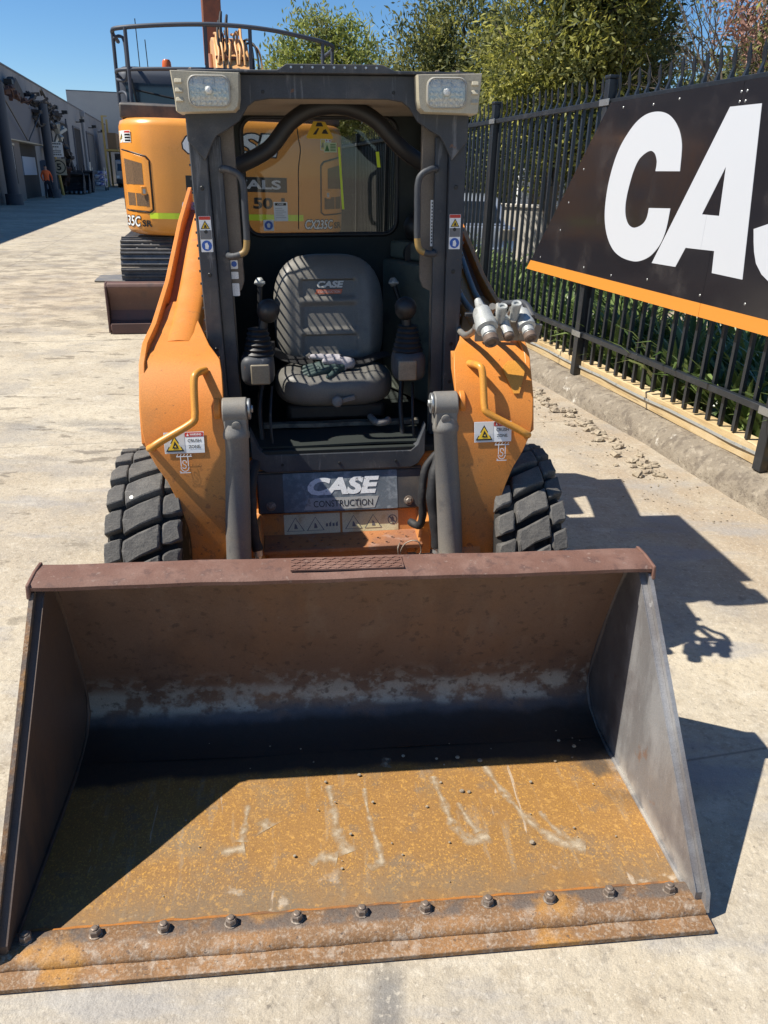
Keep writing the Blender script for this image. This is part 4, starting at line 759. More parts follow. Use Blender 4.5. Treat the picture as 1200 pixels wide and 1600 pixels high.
    line([(.006 * math.cos(a), .008 + .007 * math.sin(a)) for a in [-.3 + 1.35 * PI * k_ / 10 for k_ in range(11)]]); line([(-.002 + .0065 * math.cos(a), -.006 + .007 * math.sin(a)) for a in [PI * .6 - 1.5 * PI * k_ / 10 for k_ in range(11)]])
    line([(-.018, -.028), (.018, -.028)], .003); line([(-.012, -.026), (-.018, -.022)])
    part('tie_down_symbol', q, M['white'], AR, smooth=0, recalc=False)
    for a, b in ((.600, 1.17), (.562, 1.168)):
        if sg < 0:
            q = MB(); q.lathe([(0, .007), (.003, .006)], (X(a), 1.80, 1.139), (0, -.15, 1), 10); part('plate_hole', q, M['ink'], AR)
q = MB(); F = lambda x, y, : (.612 + x, 1.372 - .75 * (y) * -1 * .55 - .012, 1.008 + y)
def tear(u, w):
    for k_ in range(len(rowsd) - 1):
        (v0, w0, _, _), (v1, w1, _, _) = rowsd[k_], rowsd[k_ + 1]
        if w1 <= w <= w0: return v0 + (v1 - v0) * (w0 - w) / (w0 - w1)
rows_t = []
for i in range(9):
    w = .955 + .098 * i / 8; t_ = i / 8; hw = .010 + .030 * min(1, t_ * 1.35) if t_ < .75 else .040 * math.sqrt(max(0.02, 1 - ((t_ - .72) / .30) ** 2)); rows_t.append([(.610 + hw * k_ / 4, tear(0, w) - .009, w + .003) for k_ in range(-4, 5)])
q.slab(rows_t, (0, .006, -.002)); part('bolted_cover', q, M['handle_orange'], AR, smooth=50)
# hydraulic hard lines and coupling cluster on the right arm
for j, (u, dz) in enumerate(((.527, .085), (.595, .075), (.475, .02))):
    q = MB(); q.tube(smooth_path([(u + .015, 3.0, 1.47 + dz * .6), (u + .01, 2.5, 1.31 + dz), (u, 2.0, 1.135 + dz), (u - .006, 1.62, 1.075 + dz + .02), (u - .010, 1.42, 1.14 + dz * .9), (u - .018, 1.34, 1.17 + dz)], 4), .012, 8); part('hydraulic_line', q, M['cylgrey'], AR, smooth=60)
q = MB(); q.bar((.455, 1.52, 1.20), (.625, 1.50, 1.205), .03, .014); part('line_clamp', q, M['black'], AR, bevel=.003)
q = MB(); q.tube(smooth_path([(.575, 1.45, 1.245), (.595, 1.40, 1.255), (.620, 1.37, 1.26), (.628, 1.33, 1.25), (.632, 1.29, 1.225)], 4), .011, 8); part('bent_pipe', q, M['grey'], AR, smooth=60)
q = MB(); q.bar((.458, 1.36, 1.17), (.655, 1.335, 1.175), .012, .075, up=(0, -.4, 1)); q.bar((.60, 1.31, 1.18), (.665, 1.30, 1.17), .008, .07, up=(0, -.4, 1)); part('coupling_bracket', q, M['cylgrey'], AR, bevel=.003)
for u, v, w, k_, sc in ((.462, 1.315, 1.255, 0, 1.15), (.532, 1.315, 1.235, 1, .82), (.598, 1.315, 1.245, 0, .95)):
    ax = Vector((.10, -.80, -.60)); o_ = Vector((u, v, w)); q = MB()
    if k_ == 0: q.lathe([(-.03, .010), (0, .014), (.01, .024), (.02, .027), (.055, .029), (.062, .032), (.080, .032), (.084, .026)], o_, ax, 18 if k_ else 10); q.lathe([(.083, .021), (.105, .021), (.107, .018), (.112, .018), (.113, .021)], o_, ax, 18)
    else: q.lathe([(-.05, .010), (-.02, .016), (0, .022), (.03, .024), (.032, .028), (.05, .028), (.052, .023)], o_, ax, 16); q.lathe([(.05, .0215), (.09, .021), (.092, .024), (.115, .024)], o_, ax, 18)
    q.v = [tuple(o_ + (Vector(p) - o_) * sc) for p in q.v]; cp = part('hydraulic_coupling', q, M['cast'], AR, smooth=40)
    q = MB(); q.lathe([(.112, .0215), (.130, .0215), (.134, .018), (.134, .012), (.130, .011)], o_, ax, 18); q.v = [tuple(o_ + (Vector(p) - o_) * sc) for p in q.v]; part('coupling_nose', q, M['rustcap'], AR, smooth=40)
for u, w in ((.520, 1.278), (.566, 1.286)):
    q = MB(); o_ = Vector((u, 1.255, w - .016)); q.lathe([(-.05, .015), (0, .0155), (.005, .017), (.010, .015), (.008, .009), (.003, .0085)], o_, (0, -.45, .9), 16); part('pressure_port', q, M['cast'], AR, smooth=40)

# ---------------- tilt cylinders
for sg in (-1, 1):
    a = Vector((sg * .360, 1.345, .935)); b = Vector((sg * .392, 1.235, .16)); ax = (b - a).normalized()
    q = MB(); q.lathe([(.055, .040), (.075, .045), (.085, .0475), (.10, .0475), (.104, .044), (.62, .044), (.64, .047), (.70, .047)], a, ax, 24); CY = part('tilt_cylinder', q, M['cylgrey'], LD, smooth=45)
    q = MB(); q.cyl((a.x - sg * .041, a.y, a.z - .01), (a.x + sg * .041, a.y, a.z - .01), .045, 24); q.box(a.x - .038, a.x + .038, a.y - .04, a.y + .045, a.z - .09, a.z - .01); part('cylinder_eye', q, M['cylgrey'], CY, bevel=.004)
    q = MB(); q.cyl((a.x - sg * .052, a.y, a.z - .005), (a.x - sg * .042, a.y, a.z - .005), .036, 20); q.cyl((a.x - sg * .060, a.y, a.z - .005), (a.x - sg * .052, a.y, a.z - .005), .014, 6); part('pin', q, M['steel'], CY, bevel=.002)
    q = MB(); q.lathe([(0, .016), (.007, .016), (.009, .010)], a + Vector((-sg * .004, -.043, -.050)), (0, -1, -.1), 14); part('grease_port', q, M['cylgrey'], CY)
    q = MB(); q.cyl((sg * .408, a.y + .02, a.z - .01), (sg * .43, a.y + .02, a.z - .01), .046, 20); part('pin_boss', q, M['orange_worn'], CY, bevel=.004)
# hoses in fabric sleeves, with crimped steel ends
for pts, r in (([(-.312, 1.47, .70), (-.325, 1.41, .665), (-.332, 1.385, .58), (-.330, 1.37, .47), (-.318, 1.36, .405)], .020), ([(.36, 1.45, .70), (.335, 1.40, .665), (.322, 1.375, .58), (.335, 1.36, .47), (.342, 1.35, .385)], .021), ([(.36, 1.48, .71), (.312, 1.46, .66), (.296, 1.44, .56), (.30, 1.44, .48), (.288, 1.45, .43), (.262, 1.50, .425)], .015)):
    q = MB(); P = smooth_path([(x, y - .03, z) for x, y, z in pts], 5); q.tube(P, [r * (1 + .07 * math.sin(i * 1.4)) for i in range(len(P))], 12); H = part('hydraulic_hose', q, M['hose'], LD, smooth=60)
    if r > .016:
        e = P[-1]; q = MB(); q.lathe([(0, .0165), (.022, .0175), (.024, .013)], e, (0, -.1, -1), 14); q.lathe([(.022, .012), (.032, .012)], e, (0, -.1, -1), 6); q.lathe([(.032, .008), (.12, .008)], e, (0, -.1, -1), 10); part('hose_fitting', q, M['brightsteel'], H)

# ---------------- chassis front: sill bar, black panel, orange panel, step
def pv(w): return 1.555 + (w - .444) * .32               # the front panel leans back a little
def lv(w): return 1.575 - (.443 - w) * .25
q = MB(); bar = []
rows = []
for i in range(25):
    t_ = -1 + i / 12; u = .335 * t_; up_ = .10 * max(0, (abs(t_) - .86) / .14) ** 1.6; rows.append([(u, 1.598, .673 + up_), (u, 1.620, .680 + up_), (u, 1.645, .678 + up_), (u, 1.645, .602 + up_ * .6), (u, 1.592, .604 + up_ * .6)])
q.rings(rows); part('cross_bar', q, M['grey'], LD, bevel=.003)
for u in (-.22, -.0, .22):
    q = MB(); q.lathe([(0, .006), (.002, .005)], (u + .0, 1.594, .632), (0, -1, .1), 10); part('bolt_hole', q, M['ink'], LD)
q = MB(); q.prism([(pv(.444), .444), (pv(.596), .596), (1.66, .596), (1.66, .444)], 0, -.322, .322); FP = part('front_panel', q, M['panel_dark'], LD, bevel=.006)
q = MB(); q.prism([(pv(.596), .597), (pv(.596), .600), (1.66, .604), (1.66, .597)], 0, -.322, .322); part('panel_lip', q, M['dusty'], FP)
fn = lambda x, y: (x, pv(y) - .0015, y)
q = MB(); flat(q, fn, rrect(-.222, .224, .449, .594, .004)); part('decal', q, M['decal'], FP, smooth=0)
q = MB()
# CASE: wide italic letters in the decal
fl_ = lambda o: (lambda x, y: (-.128 + x, pv(.509 + y) - .003 - o, .509 + y))
write(q, 'CASE', fl_(0), .066, .282, shear=.22, bold=.05)
part('case_lettering', q, M['white_worn'], FP, smooth=0)
q = MB(); flat(q, lambda x, y: (x, pv(y) - .0028, y), [(-.146, .455), (.132, .455), (.150, .499), (-.128, .499)]); part('orange_bar', q, mat('faded bar print', (.36, .36, .34), .6, layers=[dict(c=(.15, .14, .13), s=30, d=7, lo=.55, hi=.66, a=.8)]), FP, smooth=0)
q = MB(); write(q, 'CONSTRUCTION', lambda x, y: (-.107 + x, pv(.465 + y) - .004, .465 + y), .024, .232, bold=.0); part('construction_lettering', q, M['ink'], FP, smooth=0)
for u in (-.272, .268):
    q = MB(); q.lathe([(0, .017), (.004, .017), (.004, .012), (.012, .012), (.014, .009)], (u, pv(.475), .475), (0, -1, .3), 6); q.lathe([(0, .019), (.003, .018)], (u, pv(.475), .475), (0, -1, .3), 16); part('panel_bolt', q, M['bolt'], FP)
q = MB(); q.prism([(lv(.443), .443), (1.65, .443), (1.65, .26), (lv(.26), .26)], 0, -.335, .335); LP = part('lower_panel', q, M['orange_worn'], LD, bevel=.006)
q = MB(); q.prism([(-.338, .30), (-.30, .30), (-.315, .44), (-.338, .44)], 1, 1.44, 1.575); part('step_gusset', q, M['orange_worn'], LD, bevel=.004); q = MB(); q.prism([(.338, .30), (.28, .30), (.30, .39), (.31, .44), (.338, .44)], 1, 1.44, 1.575); part('step_gusset', q, M['orange_worn'], LD, bevel=.004)
for u0, u1 in ((-.226, -.006), (.003, .226)):
    q = MB(); flat(q, lambda x, y: (x, lv(y) - .0025, y), rrect(u0, u1, .356, .433, .003), 0); y_ = .364
    n_ = 2
    for i in range(n_):
        c = u0 + .045 + i * .078
        for k_, m_ in ((1, 1), (.86, 0)): flat(q, lambda x, y: (x, lv(y) - .0032 - (.0006 if m_ == 0 else 0), y), [(c - .035 * k_, y_ + .004 + (1 - k_) * .012), (c + .035 * k_, y_ + .004 + (1 - k_) * .012), (c, y_ + .058 - (1 - k_) * .02)], m_)
        flat(q, lambda x, y: (x, lv(y) - .0045, y), [(c - .006, y_ + .014), (c + .008, y_ + .014), (c + .004, y_ + .028), (c - .003, y_ + .036)], 1)
    if u0 > 0:
        c = (.203, .398); ring = [(c[0] + .019 * math.cos(2 * PI * i / 20), c[1] + .019 * math.sin(2 * PI * i / 20)) for i in range(20)]; flat(q, lambda x, y: (x, lv(y) - .0034, y), ring, 1); flat(q, lambda x, y: (x, lv(y) - .004, y), [(c[0] + (p[0] - c[0]) * .82, c[1] + (p[1] - c[1]) * .82) for p in ring], 0)
        flat(q, lambda x, y: (x, lv(y) - .0046, y), [(c[0] - .014, c[1] + .010), (c[0] - .010, c[1] + .014), (c[0] + .014, c[1] - .010), (c[0] + .010, c[1] - .014)], 1); flat(q, lambda x, y: (x, lv(y) - .0052, y), [(c[0] - .004, c[1] - .013), (c[0] + .003, c[1] - .013), (c[0] + .006, c[1] + .006), (c[0], c[1] + .014), (c[0] - .006, c[1] + .004)], 1)
    else:
        for i in range(4): flat(q, lambda x, y: (x, lv(y) - .0034, y), [(-.062 + i * .013, y_ + .018), (-.054 + i * .013, y_ + .018), (-.054 + i * .013, y_ + .030 + .006 * (i % 2)), (-.062 + i * .013, y_ + .030)], 1)
    part('warning_label', q, [M['yellow_faded'], M['ink_grey']], LP, smooth=0, recalc=False)
# step: folded plate punched with raised dimple holes
q = MB(); q.slab([[(u, v, .352 + (.006 if v > 1.56 else 0)) for u in (-.305, -.1, .1, .305)] for v in (1.425, 1.45, 1.52, 1.573)], (0, 0, -.008)); q.box(-.305, .305, 1.418, 1.426, .335, .353); q.slab([[(-.29, 1.45, .338), (.25, 1.45, .338)], [(-.29, 1.45, .26), (.25, 1.45, .26)]], (0, .01, 0)); ST = part('step', q, M['step'], LD, bevel=.003)
for i in range(11):
    for j in range(3):
        if True:
            u = -.275 + i * .0555 + (.026 if j % 2 else 0); v = 1.448 + j * .042
            if u > .29: continue
            q = MB(); q.lathe([(0, .0105), (.003, .0085), (.003, .006), (-.0, .005)], (u, v, .3515), (0, 0, 1), 8, 0); q.lathe([(.0012, .0062), (.0016, .0001)], (u, v, .3515), (0, 0, 1), 8, 1); part('step_dimple', q, [M['step'], M['ink']], ST)
# twisted wire hanging on the step
q = MB(); q.tube(smooth_path([(.215, 1.42, .36), (.205, 1.40, .345), (.212, 1.395, .31), (.235, 1.39, .295), (.265, 1.385, .305), (.292, 1.385, .335), (.285, 1.39, .372), (.262, 1.40, .378), (.232, 1.405, .362), (.215, 1.40, .33), (.222, 1.39, .298)], 5), .0028, 6); part('tie_wire', q, M['bolt'], LD, smooth=60)
# frame behind: main chassis, engine hood, arm towers
q = MB(); q.box(-.42, .42, 1.622, 3.25, .22, .66); part('chassis', q, M['orange_worn'], LD, bevel=.01)
q = MB(); q.prism([(2.66, .66), (2.66, 1.33), (3.0, 1.36), (3.30, 1.20), (3.36, .62), (3.30, .30)], 0, -.44, .44); HD = part('engine_hood', q, M['orange_worn'], LD, bevel=.02)
q = MB()
for i in range(9): q.box(-.34, .34, 3.345, 3.37, .55 + i * .06, .58 + i * .06)
part('hood_louvre', q, M['black'], HD)
for sg in (-1, 1):
    q = MB(); q.prism([(2.75, .45), (2.85, 1.0), (2.95, 1.50), (3.08, 1.64), (3.22, 1.64), (3.32, 1.50), (3.36, .9), (3.30, .45)], 0, sg * .455, sg * .49); part('arm_tower', q, M['orange_worn'], LD, bevel=.01)
    q = MB(); q.cyl((sg * .44, 3.14, 1.47), (sg * .70, 3.14, 1.47), .06, 18); part('pivot_pin', q, M['steel'], LD)
    q = MB(); q.cyl((sg * .59, 3.0, .62), (sg * .59, 2.25, 1.05), .035, 14); q.cyl((sg * .59, 2.25, 1.05), (sg * .59, 1.95, 1.10), .022, 12); part('lift_cylinder', q, M['cylgrey'], LD, smooth=45)
q = MB(); q.box(-.47, .47, .895, .95, .14, .42); part('quick_coupler', q, M['orange_worn'], LD, bevel=.01, lean=False)

# ---------------- wheels: casing, lugs one by one, rim
def wheel(sg, vc, nm='wheel'):
    Rr, hw, uc_ = .385, .114, .637; zc = .385; K = Rr / .375; q = MB()
    prof_w = [(a_, r_ * K) for a_, r_ in [(-hw * .93, .22), (-hw, .27), (-hw * 1.02, .31), (-hw * .92, .334), (-hw * .5, .337), (hw * .5, .337), (hw * .92, .334), (hw * 1.02, .31), (hw, .27), (hw * .93, .22)]]
    q.lathe(prof_w, (sg * uc_, vc, zc), (1, 0, 0), 56); W_ = part(nm, q, M['casing'], LD, lean=False, smooth=40)
    n = 24
    for col, (a0, a1, sk, off, hgt) in enumerate(((.064, .118, .010, .25, .975), (-.054, .056, .026, .0, 1.0), (-.118, -.062, .010, .6, .975))):
        q = MB(); p_ = 2 * PI / n * Rr; L_ = p_ * (.76 if col == 1 else .72); sh = sk * sg; rs = []
        jit = [(random.uniform(-.0035, .0035), random.uniform(-.004, .004)) for _ in range(8)]
        for r_, kk_ in ((.328 * K, 1.07), (.371 * K * hgt, 1.0), (.376 * K * hgt, .92)):
            am, ah, lh = (a0 + a1) / 2, (a1 - a0) / 2 * kk_, L_ / 2 * kk_
            pl = [(am - ah, -lh - sh), (am, -lh + sh * .2), (am + ah, -lh + sh), (am + ah * (1.04 if col != 1 else 1), 0 + sh * .8), (am + ah, lh + sh), (am + ah * .2, lh + sh * .25), (am - ah, lh - sh), (am - ah, 0 - sh * .8)]
            pl = [(x + jx, c_ + jc) for (x, c_), (jx, jc) in zip(pl, jit)]
            rs.append([(sg * x, r_ * (1 if not (col != 1 and abs(x) > .116) else .962) * math.sin(c_ / Rr), r_ * (1 if not (col != 1 and abs(x) > .116) else .962) * math.cos(c_ / Rr)) for x, c_ in pl])
        q.rings(rs); me = mesh_of('tread_lug', q, M['rubber'], Vector((0, 0, 0)), False, 25)
        for i in range(n):
            o = inst('tread_lug', me, W_, Matrix.Translation((sg * uc_, vc, zc)) @ Matrix.Rotation(2 * PI * (i + off) / n, 4, 'X'))
            b = o.modifiers.new('bevel', 'BEVEL'); b.width = .004; b.segments = 1; b.limit_method = 'ANGLE'
    q = MB(); q.lathe([(hw * .80, .230), (hw * .86, .205), (hw * .45, .19), (hw * .30, .12), (hw * .55, .08), (hw * .55, .01)], (sg * uc_, vc, zc), (sg, 0, 0), 28)
    for i in range(8): a = 2 * PI * i / 8; q.lathe([(hw * .38, .012), (hw * .38 + .02, .010)], (sg * uc_, vc + .10 * math.cos(a), zc + .10 * math.sin(a)), (sg, 0, 0), 6)
    part('rim', q, M['rim'], W_, smooth=40); return W_
WL = wheel(-1, 1.36); wheel(1, 1.36); wheel(-1, 2.34); wheel(1, 2.34)
q = MB(); q.lathe([(0, .007), (.006, .006)], (-.672, 1.133, .690), (-.1, -.6, .75), 10); part('stone_in_tread', q, M['steel'], WL)

# ---------------- cab: posts, front header, roof, rear wall
for sg in (-1, 1):
    X = lambda u: sg * u * .972; CV = 1.68
    q = MB(); q.prism([(X(.485), .70), (X(.425), .70), (X(.425), 1.76), (X(.485), 1.80)], 1, CV, CV + .035); q.box(X(.474), X(.485), CV + .036, CV + .055, .70, 1.84); PO = part('front_post', q, M['grey'], LD, bevel=.004)
    q = MB(); q.box(X(.378), X(.4245), CV + .022, CV + .045, .70, 1.775); part('post_channel', q, M['grey'], PO, bevel=.002)
    q = MB(); q.prism([(X(.4235), .70), (X(.4235), 1.84), (X(.333), 1.84), (X(.333), 1.30), (X(.345), 1.27), (X(.375), 1.255), (X(.378), .70)], 1, CV + .047, CV + .075); part('post_face', q, M['dusty'], PO, bevel=.003)
    for w in (.92, 1.065, 1.33, 1.475, 1.615, 1.74):
        q = MB(); q.lathe([(0, .0075), (.0015, .006)], (X(.452), CV - .001, w), (0, -1, 0), 10); part('bolt_hole', q, M['ink'], PO)
    for i in range(22): q = MB(); q.box(X(.4855), X(.490), CV + .004, CV + .012, .78 + i * .043, .788 + i * .043); part('edge_stud', q, M['grey'], PO, smooth=0)
    # grab handle, paint worn to yellow at the bottom bend
    hp = [(X(.382), CV + .03, 1.672), (X(.372), CV - .025, 1.675), (X(.350), CV - .04, 1.672), (X(.318), CV - .042, 1.655), (X(.306), CV - .042, 1.62), (X(.306), CV - .042, 1.53), (X(.307), CV - .042, 1.45), (X(.316), CV - .042, 1.412), (X(.345), CV - .04, 1.398), (X(.372), CV - .025, 1.395), (X(.382), CV + .03, 1.395)]
    P = smooth_path(hp, 5); q = MB(); q.tube(P, .0115, 10)
    q.m = [0] * len(q.m); nseg = len(P) - 1
    for k_ in range(nseg * 10):
        s_ = k_ // 10
        if P[s_].z < 1.462 and abs(P[s_].x) < .322 and P[s_].z > 1.402: q.m[k_] = 1
    part('grab_handle', q, [M['grey'], mat('worn handle yellow', (.30, .19, .06), .5, layers=[dict(c=(.045, .05, .055), s=16, d=8, lo=.45, hi=.62, a=.9)])], LD, smooth=60)
    # stickers on the post
    q = MB(); uc_, w0 = X(.453), 1.42; f_ = lambda o: (lambda x, y: (uc_ + x, CV - o, w0 + y)); hw_ = .0205
    flat(q, f_(.0015), rrect(-hw_, hw_, -.012, .106, .002), 0); flat(q, f_(.0022), rrect(-hw_ + .001, hw_ - .001, .094, .105, .001), 1); flat(q, f_(.0022), rrect(-hw_ + .001, hw_ - .001, .030, .060, .001), 5)
    flat(q, f_(.0022), [(-.016, .064), (.016, .064), (0, .092)], 2); flat(q, f_(.0028), [(-.012, .0665), (.012, .0665), (0, .087)], 3); flat(q, f_(.0034), [(-.005, .068), (.006, .068), (.003, .077), (-.001, .08)], 2)
    flat(q, f_(.0022), [(.0175 * math.cos(2 * PI * i / 20), .009 + .0175 * math.sin(2 * PI * i / 20)) for i in range(20)], 4); flat(q, f_(.0028), [(-.006, -.001), (.004, -.003), (.007, .008), (.002, .020), (-.006, .016)], 0)
    part('post_sticker', q, [M['white'], M['red'], M['ink'], M['yellow'], M['blue'], M['ink_grey']], PO, smooth=0, recalc=False)
    # inside shell beside the seat, open window above with wire mesh
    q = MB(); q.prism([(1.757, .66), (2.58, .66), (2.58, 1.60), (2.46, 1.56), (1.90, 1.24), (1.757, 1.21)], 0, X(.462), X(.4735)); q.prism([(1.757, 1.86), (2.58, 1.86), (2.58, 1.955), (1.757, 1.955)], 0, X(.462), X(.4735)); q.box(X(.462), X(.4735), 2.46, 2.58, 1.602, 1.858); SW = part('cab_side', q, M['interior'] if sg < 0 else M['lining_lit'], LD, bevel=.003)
    q = MB()
    for i in range(12): w = 1.30 + i * .048; v0 = 1.80 if w < 1.27 else 1.757; q.tube([(X(.468), 1.757, w), (X(.468), 2.47, w)], .0042, 5)
    for i in range(5): v = 1.80 + i * .15; q.tube([(X(.474), v, 1.24), (X(.474), v, 1.87)], .0042, 5)
    part('window_mesh', q, M['black'], SW, smooth=60)
# sticker strip and instruction label on the dusty faces
q = MB(); fo = lambda x, y: (.372 + x, 1.7255, 1.415 + y); flat(q, fo, [(-.013, 0), (.012, 0), (.017, .155), (-.014, .158)], 0); 
for i in range(13): flat(q, lambda x, y: (.372 + x, 1.7248, 1.415 + y), [(-.010, .010 + i * .0112), (-.006, .010 + i * .0112), (-.006, .016 + i * .0112), (-.010, .016 + i * .0112)], 1); flat(q, lambda x, y: (.372 + x, 1.7248, 1.415 + y), [(-.002, .011 + i * .0112), (.010, .011 + i * .0112), (.010, .0145 + i * .0112), (-.002, .0145 + i * .0112)], 2)
part('instruction_label', q, [M['white'], M['ink'], M['ink_grey']], LD, smooth=0, recalc=False)
q = MB(); fo = lambda x, y: (-.354 + x, 1.7255, 1.30 + y)
for y0, y1, m_ in ((0, .045, 0), (.06, .085, 0), (.095, .125, 0), (.128, .14, 1)): flat(q, fo, rrect(-.014, .012, y0 - .05, y1 - .05, .003), m_)
flat(q, lambda x, y: (-.354 + x, 1.7248, 1.30 + y), [(-.001 + .010 * math.cos(2 * PI * i / 14), .062 + .010 * math.sin(2 * PI * i / 14)) for i in range(14)], 2)
part('torn_labels', q, [M['white_worn'], M['red'], M['blue']], LD, smooth=0, recalc=False)
# header: one plate, its opening a flattened arch
top = [(-.50, 1.955), (.50, 1.955)]
open_ = [(.425, 1.68), (.400, 1.755), (.385, 1.775), (.345, 1.795), (.305, 1.82), (.275, 1.862), (.25, 1.878), (.20, 1.885), (-.20, 1.885), (-.25, 1.878), (-.275, 1.862), (-.305, 1.82), (-.345, 1.795), (-.385, 1.775), (-.400, 1.755), (-.425, 1.68)]
q = MB(); q.prism([(x * .972, z) for x, z in [(-.485, 1.76), (-.485, 1.955), (.485, 1.955), (.485, 1.76)] + [(.43, 1.70)] + open_[1:-1] + [(-.43, 1.70)]], 1, 1.662, 1.679); HDR = part('cab_header', q, M['grey'], LD, bevel=.003)
q = MB(); q.prism([(-.48, 1.956), (-.48, 1.963), (-.165, 1.965), (-.135, 1.982), (.175, 1.982), (.215, 1.965), (.48, 1.963), (.48, 1.956)], 1, 1.63, 1.72); part('roof_lip', q, M['grey'], HDR, bevel=.002)
for i in range(9):
    q = MB(); q.lathe([(0, .0042), (.003, .0035)], (-.12 + i * .0345, 1.6295, 1.972), (0, -1, .1), 8); part('roof_rivet', q, M['brightsteel'], HDR)
for u in (-.44, -.36, -.29, .36, .43):
    q = MB(); q.lathe([(0, .008), (.006, .008), (.008, .005)], (u, 1.66, 1.963), (0, 0, 1), 6); part('roof_bolt', q, M['bolt'], HDR)
for u in (-.215, .215):
    q = MB(); q.lathe([(0, .0055), (.002, .004)], (u, 1.6615, 1.905), (0, -1, 0), 10); part('bolt_hole', q, M['ink'], HDR)
q = MB(); q.box(-.46, .46, 1.722, 2.59, 1.925, 1.968); q.box(-.52, .52, 1.80, 2.60, 1.93, 1.975); q.box(-.46, .46, 1.73, 2.59, 1.905, 1.922); RF = part('cab_roof', q, [M['grey']], LD, bevel=.008)  # wide rear slab added, hidden behind the lamps, to lengthen the ground shadow
q = MB(); q.box(-.44, .44, 1.74, 2.57, 1.890, 1.9035); part('headliner', q, mat('tan headliner', (.30, .25, .19), .85, layers=[dict(c=(.20, .165, .125), s=5, d=6, lo=.45, hi=.65, a=.6)]), RF)
for sg in (-1, 1):
    # head lamp: moulded housing, ringed lens, louvres on its outer cheek
    X = lambda u: sg * u * .958; q = MB(); rs = []
    pf = [(X(.520), 1.957), (X(.296), 1.952), (X(.300), 1.880), (X(.306), 1.855), (X(.320), 1.843), (X(.505), 1.838), (X(.512), 1.843), (X(.513), 1.88)]
    cxm, czm = X(.408), 1.898
    for v, k_ in ((1.73, .93), (1.70, 1.0), (1.60, 1.0), (1.592, .965)): rs.append([(cxm + (x - cxm) * k_, v, czm + (z - czm) * k_) for x, z in pf])
    q.rings(rs); HL = part('head_lamp', q, M['cream'], LD, smooth=40)
    rr = lambda k_: [(X(p[0]), p[1]) for p in rrect(.398 - .070 * k_, .398 + .070 * k_, 1.899 - .046 * k_, 1.899 + .046 * k_, .026 * k_, 5)]
    rs = [[(x, v, z) for x, z in rr(k_)] for v, k_ in ((1.594, 1.0), (1.586, .985), (1.584, .93), (1.592, .90))]
    q = MB(); q.rings(rs, caps=False); part('lamp_surround', q, M['lens_ring'], HL, smooth=50)
    q = MB(); rs = [[(x, v, z) for x, z in rr(k_)] for v, k_ in ((1.5915, .92), (1.5912, .60), (1.591, .25), (1.591, .02))]; q.rings(rs, caps=False); part('reflector', q, M['reflector'], HL, smooth=60)
    q = MB()
    for i in range(7):
        for j in range(3): q.ell((X(.398 + (i - 3) * .0175), 1.5885, 1.899 + (j - 2) * .0165), (.0058, .0018, .0068), 5)
        if i % 2 == 0: q.ell((X(.398 + (i - 3) * .0175), 1.5885, 1.925), (.0022, .0015, .013), 5)
    q.ell((X(.398), 1.585, 1.901), (.0135, .006, .0135), 8)
    part('lens_facets', q, M['reflector'], HL, smooth=60)
    q = MB(); rs = [[(x, v, z) for x, z in rr(k_)] for v, k_ in ((1.586, .93), (1.5825, .7), (1.5815, .3), (1.5812, .02))]; q.rings(rs, caps=False); part('lens', q, M['lens'], HL, smooth=60)
    for i in range(3):
        q = MB(); q.prism([(1.592, 1.867 + i * .026), (1.592, 1.883 + i * .026), (1.586, 1.870 + i * .026)], 0, X(.483), X(.508)); part('louvre', q, M['cream'], HL, bevel=.002)
# padded roll bar behind the header
q = MB(); ap = [(-.44, 1.98, 1.645), (-.385, 1.97, 1.668), (-.315, 1.95, 1.694), (-.212, 1.95, 1.745), (-.135, 1.95, 1.828), (-.06, 1.95, 1.872), (.025, 1.95, 1.886), (.11, 1.95, 1.874), (.19, 1.95, 1.834), (.28, 1.95, 1.748), (.36, 1.97, 1.697), (.44, 1.98, 1.65)]
q.tube(smooth_path(ap, 4), .029, 14); part('restraint_bar', q, M['black'], LD, smooth=60)
for sg in (-1, 1): q = MB(); q.prism([(1.93, 1.65), (2.03, 1.65), (2.03, 1.75), (1.93, 1.75)], 0, sg * .38, sg * .461); part('bar_hinge_cover', q, M['black'], LD, bevel=.015)
# rear wall with window
q = MB(); wo_ = rrect(-.345, .335, 1.405, 1.885, .06, 6); fr = rrect(-.4615, .4615, .66, 1.903, .01, 6)
n_ = len(wo_); a_ = [(x, 2.53, z) for x, z in fr] + [(x, 2.53, z) for x, z in wo_]; b_ = [(x, 2.57, z) for x, z in fr] + [(x, 2.57, z) for x, z in wo_]
fs = [(i, (i + 1) % n_, n_ + (i + 1) % n_, n_ + i) for i in range(n_)]
q.add(a_ + b_, fs + [tuple(2 * n_ + t for t in f[::-1]) for f in fs] + [(n_ + i, n_ + (i + 1) % n_, 3 * n_ + (i + 1) % n_, 3 * n_ + i) for i in range(n_)] + [(i, 2 * n_ + i, 2 * n_ + (i + 1) % n_, (i + 1) % n_) for i in range(n_)])
RW = part('rear_wall', q, M['interior'], LD, smooth=40)
q = MB(); q.tube([(x, 2.528, z) for x, z in wo_], .010, 8, closed=True); part('window_seal', q, M['black'], RW, smooth=60)
q = MB(); q.prism(rrect(-.343, .333, 1.407, 1.883, .058, 6), 1, 2.544, 2.550); part('rear_window', q, M['window'], RW, smooth=0)
q = MB(); wv = 2.5425; f_ = lambda o: (lambda x, y: (x, wv - o, y))
